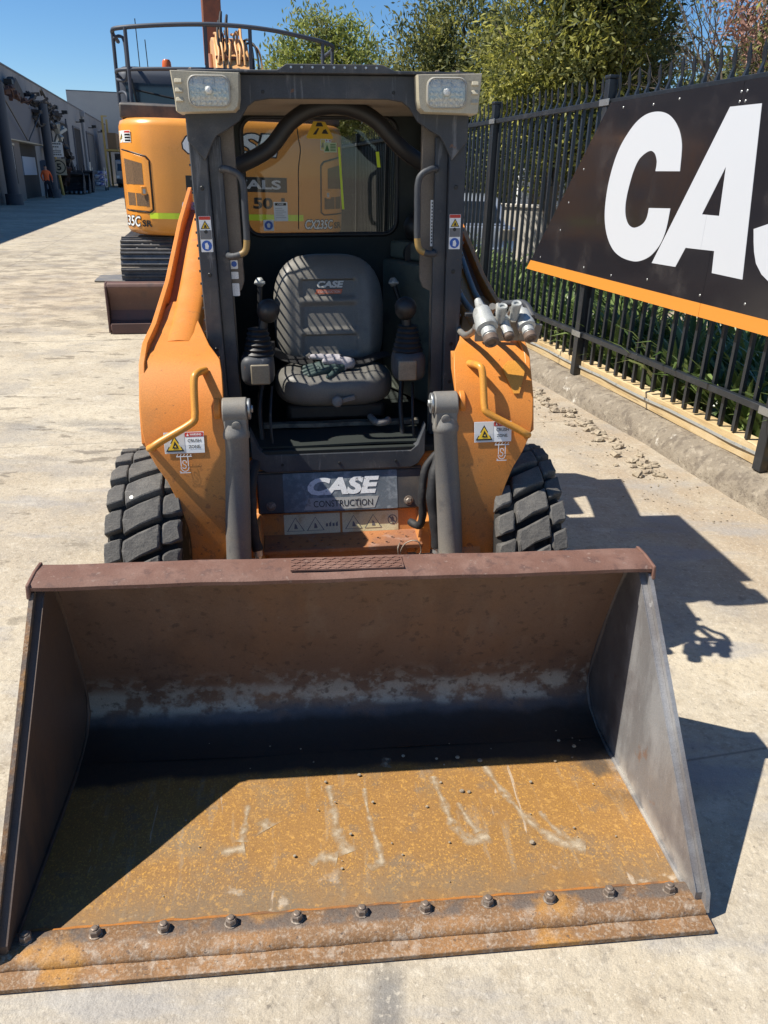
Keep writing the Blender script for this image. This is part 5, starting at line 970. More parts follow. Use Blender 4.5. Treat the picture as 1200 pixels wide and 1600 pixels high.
flat(q, f_(0), [(-.064, 1.808), (-.058, 1.803), (.048, 1.800), (.054, 1.806), (.020, 1.868), (-.030, 1.870)], 0); flat(q, f_(.0006), [(-.022, 1.850), (.012, 1.850), (.004, 1.866), (-.014, 1.866)], 1); flat(q, f_(.0006), [(-.035, 1.818), (-.012, 1.845), (-.006, 1.842), (-.020, 1.818)], 1); flat(q, f_(.0006), [(.004, 1.822), (.034, 1.820), (.022, 1.84), (.012, 1.836)], 1)
part('yellow_warning_sticker', q, [M['yellow'], M['ink']], RW, smooth=0, recalc=False)
q = MB(); flat(q, f_(0), rrect(.012, .068, 1.748, 1.786, .002), 0); flat(q, f_(.0006), [(.016, 1.753), (.036, 1.752), (.026, 1.780)], 1)
for i in range(5): flat(q, f_(.0006), [(.040, 1.753 + i * .006), (.064, 1.753 + i * .006), (.064, 1.756 + i * .006), (.040, 1.756 + i * .006)], 1)
part('green_sticker', q, [mat('pale green print', (.45, .60, .45), .5), mat('green print', (.03, .16, .06), .5)], RW, smooth=0, recalc=False)
q = MB(); flat(q, f_(0), rrect(-.222, -.160, 1.464, 1.545, .003), 0); flat(q, f_(.0006), [(-.216, 1.530), (-.166, 1.530), (-.166, 1.541), (-.216, 1.541)], 1); write(q, 'CASE', lambda x, y: (-.205 + x, wv - .0010, 1.5325 + y), .007, .028, shear=.2, bold=.03, m=0)
for i in range(6): flat(q, f_(.0006), [(-.216, 1.478 + i * .008), (-.168 - .008 * (i % 3), 1.478 + i * .008), (-.168 - .008 * (i % 3), 1.4795 + i * .008), (-.216, 1.4795 + i * .008)], 2)
part('service_card', q, [M['white'], M['ink'], M['ink_grey']], RW, smooth=0, recalc=False)
q = MB(); flat(q, f_(0), rrect(-.272, -.226, 1.424, 1.470, .003), 0); flat(q, f_(.0006), [(-.249 + .019 * math.cos(2 * PI * i / 20), 1.447 + .019 * math.sin(2 * PI * i / 20)) for i in range(20)], 1); flat(q, f_(.0012), [(-.255, 1.438), (-.244, 1.436), (-.241, 1.450), (-.248, 1.458), (-.257, 1.452)], 0)
part('blue_ear_protection_sticker', q, [M['white'], M['blue']], RW, smooth=0, recalc=False)
q = MB(); flat(q, f_(0), [(.086, 1.513), (.096, 1.513), (.083, 1.768), (.074, 1.768)], 0); part('reflective_strip', q, M['tape'], RW, smooth=0, recalc=False); q = MB(); flat(q, f_(0), [(.248, 1.687), (.263, 1.687), (.256, 1.75), (.241, 1.75)], 0); part('reflective_strip', q, M['tape'], RW, smooth=0, recalc=False)
q = MB(); q.tube(smooth_path([(-.105, 2.541, 1.87), (-.098, 2.540, 1.80), (-.092, 2.541, 1.755), (-.104, 2.540, 1.68), (-.108, 2.541, 1.58), (-.115, 2.540, 1.43)], 6), .0022, 5); part('glass_crack', q, M['black'], RW)
q = MB(); q.ell((.41, 2.44, 1.44), (.055, .07, .06), 10); q.cyl((.41, 2.36, 1.33), (.41, 2.47, 1.33), .06, 18); part('cab_fan', q, M['black'], LD, smooth=60)
q = MB(); q.prism([(.265, 2.52), (.455, 2.05), (.459, 2.52)], 2, .70, 1.30); q.prism([(.30, 2.52), (.455, 2.2), (.459, 2.52)], 2, 1.302, 1.38); part('lit_wedge_panel', q, M['lining_lit'], LD, bevel=.012)  # wedge added to show the painted sunlit tone beside the seat
# floor and front sill
q = MB(); q.box(-.44, .44, 1.60, 2.529, .665, .690); FL = part('cab_floor', q, M['interior'], LD, bevel=.004)
q = MB(); q.slab([[(u, v, .702 + .003 * math.sin(u * 9) + (.010 if v > 1.7 else 0)) for u in (-.33, -.15, 0, .15, .33)] for v in (1.62, 1.66, 1.72, 1.80)], (0, 0, -.008)); part('floor_mat', q, M['interior'], FL, smooth=50)
q = MB(); q.slab([[(u, 1.80, .716 + z_ + .0012 * math.sin(u * 23)) for u in [-.30 + .02 * i for i in range(33)]] for z_ in (0, .016)], (0, .03, .002)); part('lit_floor_edge', q, mat('pale edge highlight', (.16, .145, .115), .6, layers=[dict(c=(.05, .05, .045), s=14, d=8, lo=.45, hi=.6, a=.9)]), FL, smooth=50)  # highlight on the floor lip put into a pale strip
q = MB(); q.box(-.20, .21, 1.86, 2.30, .72, .80); part('seat_base', q, M['black'], LD, bevel=.02)

# ---------------- seat
def bump_(t): return max(0., min(1., t)) ** 2 * (3 - 2 * max(0., min(1., t)))
def seat_back():
    q = MB(); N1, N2 = 48, 56; rows = []
    for i in range(N2 + 1):
        row = []
        y = -1 + 2 * i / N2
        for j in range(N1 + 1):
            x = -1 + 2 * j / N1; hw_ = .232 - .050 * max(0, y) ** 2.2 - .008 * max(0, -y)
            r = (abs(x) ** 4 + abs(y) ** 5) ** .25; th_ = .055 * (1 - min(1, r) ** 6)
            k_ = 1 / max(1, r); u = x * hw_ * (k_ if r > 1 else 1); w = 1.125 + y * .225 * (k_ if r > 1 else 1)
            # three recessed panels between raised seams
            px = bump_((.118 - abs(u)) / .008); pz = 0
            for z0, z1 in ((1.185, 1.262), (1.062, 1.168), (.96, 1.045)): pz = max(pz, bump_((w - z0) / .008) * bump_((z1 - w) / .008))
            rec = .013 * px * pz; bol = .018 * bump_((abs(u) - .13) / .05) - .004
            row.append((u - .005, 2.06 + (w - .9) * .24 - th_ - bol * (1 - min(1, r) ** 8) + rec, w))
        rows.append(row)
    q.slab(rows, (0, .045, .0)); return q
SB = part('seat_back', seat_back(), M['seat'], LD, smooth=60)
vb = lambda w: 2.06 + (w - .9) * .24 - .055 + .013 - .0025 + .0045
q = MB(); write(q, 'CASE', lambda x, y: (-.051 + x, vb(1.226 + y) - .0035, 1.226 + y), .027, .112, shear=.22, bold=.05); part('seat_lettering', q, M['seat_logo'], SB, smooth=0)
q = MB(); flat(q, lambda x, y: (x, vb(y) - .0035, y), [(-.060, 1.202), (.048, 1.202), (.055, 1.220), (-.053, 1.220)]); part('seat_stripe', q, mat('orange red print', (.50, .13, .06), .6), SB, smooth=0)
q = MB(); write(q, 'CONSTRUCTION', lambda x, y: (-.048 + x, vb(1.206 + y) - .0045, 1.206 + y), .009, .092); part('stripe_lettering', q, M['seat_logo'], SB, smooth=0)
def cushion():
    q = MB(); rs = []; n = 40
    g = lambda c_, e: math.copysign(abs(c_) ** e, c_)
    for i in range(1, 22):
        t_ = -PI / 2 + PI * i / 22; row = []
        for k_ in range(2 * n):
            a = PI * k_ / n; x = g(math.cos(t_), .45) * g(math.cos(a), .55); y = g(math.cos(t_), .45) * g(math.sin(a), .6); z = g(math.sin(t_), .75)
            w = .868 + z * .076; u = x * .243 * (1 - .05 * max(0, -y)); v = 1.95 + y * .19
            if z > 0:
                w -= .020 * (1 - bump_((abs(u) - .09) / .10)) * z; w += .012 * bump_((-y - .2) / .6) * z
                w -= .006 * math.exp(-((abs(u) - .125) / .006) ** 2) * z * (1 if y < .75 else 0)
            row.append((u, v, w - .018 * max(0, y)))
        rs.append(row)
    q.rings(rs); return q
SCU = part('seat_cushion', cushion(), M['seat'], LD, smooth=60)
q = MB(); q.lathe([(0, .020), (.012, .023), (.022, .021), (.026, .010)], (.004, 1.738, .838), (0, -1, .2), 10); q.bar((.02, 1.741, .839), (.075, 1.751, .849), .012, .020); part('seat_knob', q, M['cylgrey'], SCU, bevel=.003)
q = MB(); q.tube(smooth_path([(.14, 1.80, .752), (.16, 1.72, .752), (.20, 1.72, .755), (.205, 1.74, .756)], 4), .014, 10); part('slide_lever', q, M['cylgrey'], LD, smooth=60)
# seat belt: webbing from both sides across the cushion
q = MB()
def strap(pts, w):
    P = smooth_path(pts, 6); rows_ = []
    for i, p in enumerate(P):
        d = (P[min(i + 1, len(P) - 1)] - P[max(i - 1, 0)]).normalized(); s_ = d.cross(Vector((0, -.4, 1))).normalized() * w / 2; rows_.append([tuple(p - s_), tuple(p + s_)])
    q.slab(rows_, (0, 0, .003))
strap([(-.245, 2.0, .99), (-.19, 1.97, .962), (-.10, 1.95, .950), (-.02, 1.94, .949), (.02, 1.93, .952)], .045); strap([(.24, 2.0, .965), (.19, 1.96, .966), (.12, 1.95, .948), (.05, 1.95, .950)], .045); q.box(-.27, -.235, 1.96, 2.0, .985, 1.03); part('seat_belt', q, M['black'], LD, smooth=40)
# joysticks: pod, bellows, stem, knob
JV = 1.73
for u, du, dv in ((-.296, .050, 0), (.283, -.012, 0)):
    sg = -1 if u < 0 else 1; q = MB(); q.ell((u, JV, .981), (.064, .072, .060), 12, e=.55); JP = part('joystick', q, M['grey'], LD, smooth=60)
    q = MB(); q.slab([[(u + x - .012 * sg, JV - .076 + .006 * (x * 20) ** 2 * .2,   .979 + z) for x in (-.035, -.02, 0, .02, .035)] for z in (-.045, 0, .030)], (0, .01, 0)); part('pod_cover', q, mat('tan cover paint', (.24, .205, .145), .6, layers=[dict(c=(.15, .125, .09), s=12, d=8, lo=.45, hi=.65, a=.7)]), JP, bevel=.004)
    prf = []
    for i in range(12): prf.append((.004 + i * .009, .056 - .0022 * i + (.007 if i % 2 else 0)))
    q = MB(); q.lathe(prf, (u + du * .15, JV, 1.026), (du * .4, 0, 1 - abs(du)), 20); part('bellows', q, M['black'], JP, smooth=70)
    q = MB(); q.lathe([(0, .018), (.09, .014)], (u + du * .5, JV, 1.112), (du * 4, -.05, 1), 12); part('stem', q, M['black'], JP, smooth=60)
    q = MB(); c = Vector((u + du * 1.05, JV - .005, 1.194)); q.lathe([(-.038, .012), (-.034, .028), (-.014, .040), (.010, .042), (.028, .034), (.040, .018), (.043, .004)], c, (du * 6, -.35, 1), 18); part('knob', q, M['black'], JP, smooth=60)
for pts in ([(-.31, 2.05, .72), (-.30, 2.08, 1.05), (-.285, 2.10, 1.25)], [(.33, 2.20, .95), (.32, 2.22, 1.12), (.285, 2.24, 1.225)]):
    q = MB(); q.tube(pts, .010, 8); LV = part('control_lever', q, M['black'], LD, smooth=60)
    q = MB(); e = pts[-1]; q.lathe([(-.015, .012), (-.005, .020), (.012, .020), (.02, .010)], e, (-.2, -.6, .7), 6); q.box(e[0] - .022, e[0] + .022, e[1] - .02, e[1], e[2] - .005, e[2] + .006); part('lever_knob', q, M['cast'], LV, bevel=.003)
for u, h_ in ((-.255, .70), (.30, .70)):
    q = MB(); q.tube(smooth_path([(u, 1.66, h_), (u - .004, 1.68, h_ + .09), (u + .006, 1.76, h_ + .20)], 4), .006, 6); q.tube(smooth_path([(u - .04, 1.70, h_), (u - .045, 1.74, h_ + .12), (u - .03, 1.80, h_ + .22)], 4), .010, 8); part('control_cable', q, M['black'], LD, smooth=60)

# ---------------- work gloves lying on the seat
def skin_mesh(name, verts, edges, radii, mats, sub=1, root=0, post=None):
    me = bpy.data.meshes.new(name); me.from_pydata(verts, edges, []); o = bpy.data.objects.new(name, me); COL.objects.link(o)
    m = o.modifiers.new('s', 'SKIN'); m.use_smooth_shade = True
    for i, r_ in enumerate(radii): me.skin_vertices[0].data[i].radius = r_ if isinstance(r_, tuple) else (r_, r_)
    for v_ in me.skin_vertices[0].data: v_.use_root = False
    me.skin_vertices[0].data[root].use_root = True
    if sub: s_ = o.modifiers.new('d', 'SUBSURF'); s_.levels = sub; s_.render_levels = sub
    bpy.context.view_layer.update(); out = bpy.data.meshes.new_from_object(o.evaluated_get(bpy.context.evaluated_depsgraph_get())); bpy.data.objects.remove(o)
    out.name = name; out.materials.clear()
    for mm in mats: out.materials.append(mm)
    if post:
        for p in out.polygons: p.material_index = post(p.center)
    out.polygons.foreach_set('use_smooth', [True] * len(out.polygons)); return out
def glove(name, label, loc, rot, mats, post):
    V = [(0, -.055, 0), (0, -.02, .002), (0, .03, .004), (-.012, .055, .004)]; E_ = [(0, 1), (1, 2), (2, 3)]; rd = [(.034, .022), (.040, .024), (.042, .022), (.03, .018)]
    for k_, (fx, L_, cu) in enumerate(((-.030, .060, -.006), (-.010, .072, -.012), (.012, .066, -.010), (.032, .052, -.004))):
        b = len(V); V += [(fx, .060, .004), (fx * 1.15, .060 + L_ * .5, .004 + cu * .4), (fx * 1.25 + .004, .060 + L_, .002 + cu)]; E_ += [(2, b), (b, b + 1), (b + 1, b + 2)]; rd += [.0125, .0115, .0095]
    b = len(V); V += [(-.046, .012, -.002), (-.066, .034, -.004), (-.074, .058, -.006)]; E_ += [(1, b), (b, b + 1), (b + 1, b + 2)]; rd += [.015, .0125, .010]
    o = bpy.data.objects.new(name, skin_mesh(name, V, E_, rd, mats, 2, 1, post)); COL.objects.link(o); O, th = FR['M']; o.location = O + Matrix.Rotation(th, 3, 'Z') @ Vector(lean_pt(loc)); o.rotation_euler = rot
    o['label'] = label; o['category'] = 'glove'; o['group'] = 'work gloves on the seat'; return o
glove('work_glove', 'pale grey knitted glove lying palm down on the seat cushion, on top of the other', (.035, 1.90, .958), (R(8), R(10), R(78)), [M['glove_grey'], M['glove_green']], lambda c: 0)
glove('work_glove', 'dark green rubber coated glove lying under the pale grey one on the seat', (.0, 1.875, .944), (R(-6), R(-8), R(115)), [M['glove_grey'], M['glove_green']], lambda c: 1 if c.y > -.035 else 0)

# ================================================================== EXCAVATOR (axis along the fence)
EX = thing('excavator', 'large orange tracked excavator standing behind the skid steer loader, counterweight towards the camera', 'excavator', 'Y', (.56, 11.4, 0))
XC = .56
half = [(0, 9.78), (.40, 9.785), (.72, 9.80), (.92, 9.83), (1.05, 9.885), (1.17, 9.985), (1.26, 10.13), (1.31, 10.33), (1.325, 10.6), (1.325, 11.1)]
def cw_s(D):
    x = abs(D - XC)
    for (a, s0_), (b, s1_) in zip(half[:-1], half[1:]):
        if a <= x <= b: return s0_ + (s1_ - s0_) * (x - a) / (b - a)
    return half[-1][1]
outl = [(XC - x, s) for x, s in half[::-1]] + [(XC + x, s) for x, s in half[1:]]
q = MB(); rs = []
for z, k_ in ((.965, .93), (.985, .975), (1.03, .995), (1.20, 1.0), (1.9, 1.0), (2.12, .995), (2.18, .98), (2.205, .94)):
    rs.append([(XC + (x - XC) * k_, 11.1 + (s - 11.1) * k_, z) for x, s in outl])
q.rings(rs); CW = part('counterweight', q, M['exc'], EX, smooth=50)
fz = lambda o: (lambda x, z: (x, cw_s(x) - o, z))
def cw_poly(q, pts, o, m=0, n=8):                             # a patch that follows the rounded rear: pts = [(D0, ztop0, zbot0), (D1, ...)]
    rows_ = []
    for a, b in zip(pts[:-1], pts[1:]):
        for i in range(n): t_ = i / n; rows_.append([lerp(a[k_], b[k_], t_) for k_ in range(3)])
    rows_.append(list(pts[-1])); q.sheet([[(D, cw_s(D) - o, zt), (D, cw_s(D) - o, zb)] for D, zt, zb in rows_], m)
# engine doors with perforated grilles, one at each rear corner
for sg in (-1, 1):
    X = lambda d: XC + sg * (XC - d)
    q = MB(); pts_ = [(X(-.745), 1.875, 1.245), (X(-.46), 1.795, 1.235), (X(-.425), 1.76, 1.26)]; rows_ = []
    for o_ in (0,):
        for a, b in zip(pts_[:-1], pts_[1:]):
            for i in range(8): rows_.append([lerp(a[k_], b[k_], i / 8) for k_ in range(3)])
    rows_.append(pts_[-1]); q.slab([[(D, cw_s(D) - .012, zt), (D, cw_s(D) - .012, (zt + zb) / 2), (D, cw_s(D) - .012, zb)] for D, zt, zb in rows_], (0, .02, 0)); DR = part('engine_door', q, M['exc'], EX, bevel=.006, smooth=50)
    q = MB(); cw_poly(q, [(X(-.72), 1.79, 1.515), (X(-.50), 1.735, 1.515)], .0145); cw_poly(q, [(X(-.72), 1.43, 1.29), (X(-.455), 1.415, 1.285)], .0145); part('grille', q, M['grille'], DR, smooth=0, recalc=False)
    q = MB(); D = X(-.50); q.box(D - .035, D + .035, cw_s(D) - .028, cw_s(D) - .010, 1.405, 1.50); part('door_handle', q, M['exc'], DR, bevel=.008); q = MB(); q.box(D - .014, D + .014, cw_s(D) - .032, cw_s(D) - .0285, 1.42, 1.47); part('lock', q, M['steel'], DR)
    q = MB(); gx = [X(-.755), X(-.45), X(-.412), X(-.412), X(-.45), X(-.755)]; gz = [1.888, 1.808, 1.765, 1.25, 1.22, 1.235]
    P = []
    for i in range(6):
        a, b = (gx[i], gz[i]), (gx[(i + 1) % 6], gz[(i + 1) % 6])
        for j in range(6): t_ = j / 6; D = lerp(a[0], b[0], t_); P.append((D, cw_s(D) - .001, lerp(a[1], b[1], t_)))
    q.tube(P, .009, 6, closed=True); part('door_gap', q, M['ink'], DR, smooth=60)
# lettering on the counterweight
q = MB(); vs, fs = glyphs('CASE', .265, 1.13, .20, .075); q.add([(-.05 + x, cw_s(-.05 + x) - .0045, 1.822 + y) for x, y in vs], fs, 1); vs, fs = glyphs('CASE', .235, 1.10, .20, .035); q.add([(-.035 + x, cw_s(-.035 + x) - .008, 1.837 + y) for x, y in vs], fs, 0); part('case_lettering', q, [M['white'], M['ink']], CW, smooth=0, recalc=False)
q = MB(); cw_poly(q, [(-.03, 1.622, 1.462), (1.12, 1.622, 1.462)], .004, 1, 14); write(q, 'RENTALS', lambda x, y: (.06 + x, cw_s(.06 + x) - .008, 1.495 + y), .10, .99, bold=.03, m=0); part('rentals_lettering', q, [M['sign_white'], M['ink']], CW, smooth=0, recalc=False)
q = MB(); write(q, '50 1', lambda x, y: (.72 + x, cw_s(.72 + x) - .006, 1.28 + y), .125, .37, bold=.04); part('phone_lettering', q, M['ink'], CW, smooth=0)
q = MB(); cw_poly(q, [(-.46, 1.218, 1.153), (.0, 1.22, 1.155), (1.31, 1.22, 1.150)], .004, n=10); part('reflective_strip', q, M['tape'], CW, smooth=0, recalc=False)
for D0, D1, t_, h_, w_ in ((-.87, -.60, 'CX235C', .115, .34), (1.33, 1.76, 'CX235C', .105, .36)):
    q = MB(); x0 = D0 if D0 > 0 else -.585 - w_ * .97
    def mp(x, y, o, x0=x0, z0=1.062):
        D = x0 + x
        if D < XC - 1.3: D = XC - 1.3 + (D - (XC - 1.3)) * .25
        return (D, cw_s(D) - o, z0 + y)
    write(q, t_, lambda x, y: mp(x - .008, y - .008, .004), h_ + .016, w_ + .016, shear=.18, bold=.07, m=1); write(q, t_, lambda x, y: mp(x, y, .007), h_, w_, shear=.18, bold=.02, m=0)
    write(q, 'SR', lambda x, y: mp(w_ + .018 + x, y, .005), .074, .115, bold=.035, m=1); part('model_lettering', q, [M['white'], M['ink']], CW, smooth=0, recalc=False)
for D, z in ((-.67, 1.95), (1.60, 1.93)):
    q = MB(); cw_poly(q, [(D - .07, z + .122, z), (D + .07, z + .122, z)], .004, 0, 3); flat(q, fz(.0055), [(D - .064, z + .006), (D - .012, z + .006), (D - .012, z + .116), (D - .064, z + .116)], 1); flat(q, fz(.007), [(D - .060, z + .03), (D - .016, z + .03), (D - .038, z + .095)], 2); flat(q, fz(.008), [(D - .041, z + .04), (D - .033, z + .04), (D - .037, z + .08)], 1)
    flat(q, fz(.0055), [(D, z + .098), (D + .064, z + .098), (D + .064, z + .116), (D, z + .116)], 3)
    for i in range(3): flat(q, fz(.0055), [(D, z + .01 + i * .029), (D + .064, z + .01 + i * .029), (D + .064, z + .03 + i * .029), (D, z + .03 + i * .029)], 2)
    part('safety_sticker', q, [M['white'], M['yellow'], M['ink'], M['red']], CW, smooth=0, recalc=False)
q = MB(); q.prism([(10.25, 2.206), (10.25, 2.36), (10.4, 2.38), (13.0, 2.38), (13.0, 2.206)], 0, XC - 1.27, XC + 1.27); part('rear_deck', q, M['panel_dark'], EX, bevel=.02)
q = MB(); q.box(XC - 1.3, XC + 1.3, 11.11, 14.3, 1.12, 2.20); q.box(XC - .25, XC + .5, 11.1, 14.6, 1.10, 2.0); part('upper_body', q, M['exc'], EX, bevel=.02)
# cab on the left, seen over the deck
q = MB(); cp_ = []
for z, k_ in ((2.0, 1.0), (2.62, 1.0), (2.74, .985), (2.82, .95), (2.85, .86)):
    cp_.append([(-.28 + x * k_, 12.2 + y * k_, z) for x, y in rrect(-.50, .50, -.9, .95, .14, 5)])
q.rings(cp_); CB = part('cab', q, M['navy'], EX, smooth=50)
q = MB(); q.box(-.68, .12, 11.292, 11.299, 2.10, 2.66); q.box(-.786, -.7805, 11.5, 12.95, 2.05, 2.66); part('cab_window', q, M['cab_glass'], CB, bevel=.0)
q = MB(); q.tube([(-.55, 11.285, 2.58), (-.2, 11.28, 2.52), (.1, 11.28, 2.48)], .012, 6); q.tube([(-.60, 11.28, 2.7), (-.55, 11.27, 2.4), (-.52, 11.28, 2.36)], .014, 6); part('wiper', q, M['black'], CB)
q = MB(); q.lathe([(0, .075), (.03, .075), (.035, .06), (.10, .055), (.125, .04), (.13, .005)], (-.17, 11.7, 2.85), (0, 0, 1), 18); part('beacon', q, M['beacon'], EX, smooth=50)
for x, h_ in ((-.50, .55), (-.40, .33)): q = MB(); q.tube([(x, 11.6, 2.84), (x - .01, 11.6, 2.84 + h_)], .006, 5); part('aerial', q, M['black'], EX)
# guard rail round the deck
rail_t = smooth_path([(-.735, 11.6, 3.13), (-.735, 10.75, 3.12), (-.60, 10.46, 3.125), (.0, 10.33, 3.17), (.56, 10.30, 3.19), (1.1, 10.33, 3.17), (1.68, 10.46, 3.105), (1.83, 10.75, 3.08), (1.83, 11.6, 3.08)], 5)
rail_m = smooth_path([(-.735, 11.6, 2.72), (-.735, 10.75, 2.71), (-.60, 10.46, 2.715), (.0, 10.33, 2.735), (.56, 10.30, 2.745), (1.1, 10.33, 2.74), (1.68, 10.46, 2.715), (1.83, 10.75, 2.70), (1.83, 11.6, 2.70)], 5)
q = MB(); q.tube(rail_t, .024, 8); GR = part('guard_rail', q, M['navy'], EX, smooth=60); q = MB(); q.tube(rail_m, .021, 8); part('mid_rail', q, M['navy'], GR, smooth=60)
for x, s, zt in ((-.735, 10.78, 3.12), (-.575, 10.44, 3.125), (.30, 10.31, 3.185), (.80, 10.31, 3.185), (1.66, 10.45, 3.10), (1.83, 10.78, 3.07)):
    q = MB(); q.tube([(x, s, 2.36), (x, s, zt)], .021, 8); part('stanchion', q, M['navy'], GR, smooth=60)
q = MB(); q.tube(smooth_path([(-.735, 10.80, 3.05), (-.66, 10.62, 3.06), (-.60, 10.52, 3.0), (-.595, 10.50, 2.72), (-.62, 10.55, 2.62), (-.70, 10.68, 2.62), (-.735, 10.78, 2.64)], 5), .018, 8); q.tube(smooth_path([(-.735, 10.80, 2.50), (-.67, 10.65, 2.50), (-.63, 10.56, 2.46), (-.625, 10.55, 2.37)], 4), .016, 8); part('hand_loop', q, M['navy'], GR, smooth=60)
# boom, stick, cylinders and hoses rising above the deck
q = MB(); bm = [(12.0, 2.05), (12.2, 2.40), (12.9, 3.22), (13.3, 3.46), (14.2, 3.60), (15.2, 3.62), (15.3, 3.3), (14.3, 3.1), (13.5, 2.75), (12.7, 1.95)]
q.prism(bm, 0, .49, .98); BO = part('boom', q, M['exc_boom'], EX, bevel=.02)
q = MB(); q.prism([(14.7, 3.3), (14.75, 3.9), (14.9, 6.4), (15.0, 7.4), (15.3, 7.4), (15.35, 6.3), (15.3, 4.4), (15.1, 3.3)], 0, .40, .70); part('stick', q, M['boom_rust'], EX, bevel=.02)
q = MB(); q.box(.35, .50, 12.5, 12.9, 2.2, 2.9); q.cyl((.30, 12.6, 2.75), (.52, 12.6, 2.75), .10, 14); q.cyl((.30, 12.4, 2.55), (.52, 12.4, 2.55), .09, 14); part('boom_bracket', q, M['junk_red'], BO, bevel=.01)
q = MB(); q.cyl((.45, 12.6, 2.3), (.45, 13.9, 3.3), .05, 12); q.cyl((.97, 12.6, 2.3), (.97, 13.9, 3.3), .05, 12); part('boom_cylinder', q, M['boom_rust'], BO, smooth=45)
for j, x in enumerate((.62, .68)):
    q = MB(); q.tube(smooth_path([(x, 12.18, 2.40), (x, 12.45, 2.74), (x + .02 * (j % 3 - 1), 12.7, 3.02), (x, 12.95, 3.29), (x + .02, 13.25, 3.50), (x, 13.7, 3.62)], 4), .012, 7); part('boom_hose', q, M['hose'], BO, smooth=60)
for j, x in enumerate((.53, .58, .69, .78, .83, .88)):
    q = MB(); q.tube(smooth_path([(x + .03 * (j % 2), 12.78, 3.08), (x + .02, 12.86, 3.24 + .04 * (j % 3)), (x, 13.05, 3.40 + .05 * (j % 2)), (x + .01, 13.3, 3.52 + .04 * (j % 3)), (x, 13.7, 3.58)], 4), .019, 7); part('boom_pipe', q, M['exc_boom'], BO, smooth=60)
q = MB(); q.bar((.50, 12.83, 3.17), (.96, 12.83, 3.17), .04, .04); part('pipe_clamp', q, M['boom_rust'], BO, bevel=.005)
for x, h_ in ((.60, .42), (.68, .38), (.56, .30)):
    q = MB(); q.tube(smooth_path([(x, 12.9, 3.2), (x - .01, 13.0, 3.3 + h_ * .7), (x + .02, 13.2, 3.36 + h_), (x + .03, 13.5, 3.5 + h_ * .6), (x + .03, 13.8, 3.55)], 5), .018, 8); part('boom_hose', q, M['hose'], BO, smooth=60)
for x, h_ in ((.98, .15), (1.05, .10), (1.10, .05)):
    q = MB(); q.tube(smooth_path([(x - .08, 13.3, 3.42), (x, 13.0, 3.28 + h_), (x + .05, 12.9, 3.1 + h_), (x + .06, 12.7, 2.7), (x + .10, 12.6, 2.45)], 5), .016, 8); part('boom_hose', q, M['hose'] if h_ > .08 else M['exc_boom'], BO, smooth=60)
# undercarriage
q = MB(); q.lathe([(0, .62), (.10, .62), (.10, .70), (.22, .70)], (XC, 11.6, .90), (0, 0, 1), 36); q.box(XC - .8, XC + .8, 10.6, 12.7, .48, .90); UC = part('undercarriage', q, M['track'], EX, bevel=.02)
q = MB(); q.box(-.09, .09, 0, .175, -.012, .012); q.v = [(x * 3.3, y, z) for x, y, z in q.v]
for y in (.02, .085, .150): q.prism([(y - .014, .012), (y + .014, .012), (y + .007, .042), (y - .007, .042)], 0, -.297, .297)
for x in (-.11, -.05, .05, .11): q.lathe([(0, .014), (.012, .012)], (x, .055 if abs(x) > .08 else .118, .012), (0, 0, 1), 6)
SH = mesh_of('track_shoe', q, M['track'], Vector((0, 0, 0)), False, 30)
for sg in (-1, 1):
    q = MB(); tx = XC + sg * 1.09; q.prism([(10.1, .25), (10.1, .62), (10.4, .74), (12.9, .74), (13.2, .62), (13.2, .25), (12.9, .16), (10.4, .16)], 0, tx - .12, tx + .12); TR = part('track', q, M['track'], EX, bevel=.01)
    s0_, s1_, rr_ = 10.12, 13.18, .415; Ls = s1_ - s0_; per = 2 * Ls + 2 * PI * rr_; n_ = int(per / .185)
    for i in range(n_):
        d_ = i * per / n_
        if d_ < Ls: p, a = (s1_ - d_, .455 + rr_ - .02 * math.sin(PI * d_ / Ls)), PI
        elif d_ < Ls + PI * rr_: b = (d_ - Ls) / rr_; p, a = (s0_ - rr_ * math.sin(b), .455 + rr_ * math.cos(b)), PI + b
        elif d_ < 2 * Ls + PI * rr_: p, a = (s0_ + d_ - Ls - PI * rr_, .455 - rr_), 0
        else: b = (d_ - 2 * Ls - PI * rr_) / rr_; p, a = (s1_ + rr_ * math.sin(b), .455 - rr_ * math.cos(b)), b
        bb = INFO[EX.name][0]
        inst('track_shoe', SH, TR, Matrix.Translation((tx - bb.x, p[0] - bb.y, p[1] - bb.z)) @ Matrix.Rotation(a, 4, 'X') @ Matrix.Rotation(PI, 4, 'X'))
# dozer blade at the rear
q = MB(); bl_ = [(9.02, .0), (8.985, .04), (8.985, .10), (9.07, .14), (9.12, .24), (9.10, .36), (9.03, .45), (9.0, .50), (9.02, .535), (9.12, .545), (9.20, .50), (9.22, .30), (9.18, .06), (9.1, .0)]
q.prism(bl_, 0, XC - 1.50, XC + 1.50); BL = part('dozer_blade', q, M['blade'], EX, bevel=.008)
for sg in (-1, 1): q = MB(); q.prism([(8.99, .012), (9.0, .50), (9.03, .54), (9.22, .54), (9.22, .012)], 0, XC + sg * 1.502, XC + sg * 1.525); part('blade_end', q, M['blade'], BL, bevel=.006); q = MB(); q.bar((XC + sg * .45, 9.15, .30), (XC + sg * .45, 10.7, .55), .16, .20); part('blade_arm', q, M['track'], BL, bevel=.01)
q = MB(); q.box(XC - 1.49, XC + 1.49, 8.968, 8.984, .005, .115); part('wear_edge', q, M['blade'], BL, bevel=.004)

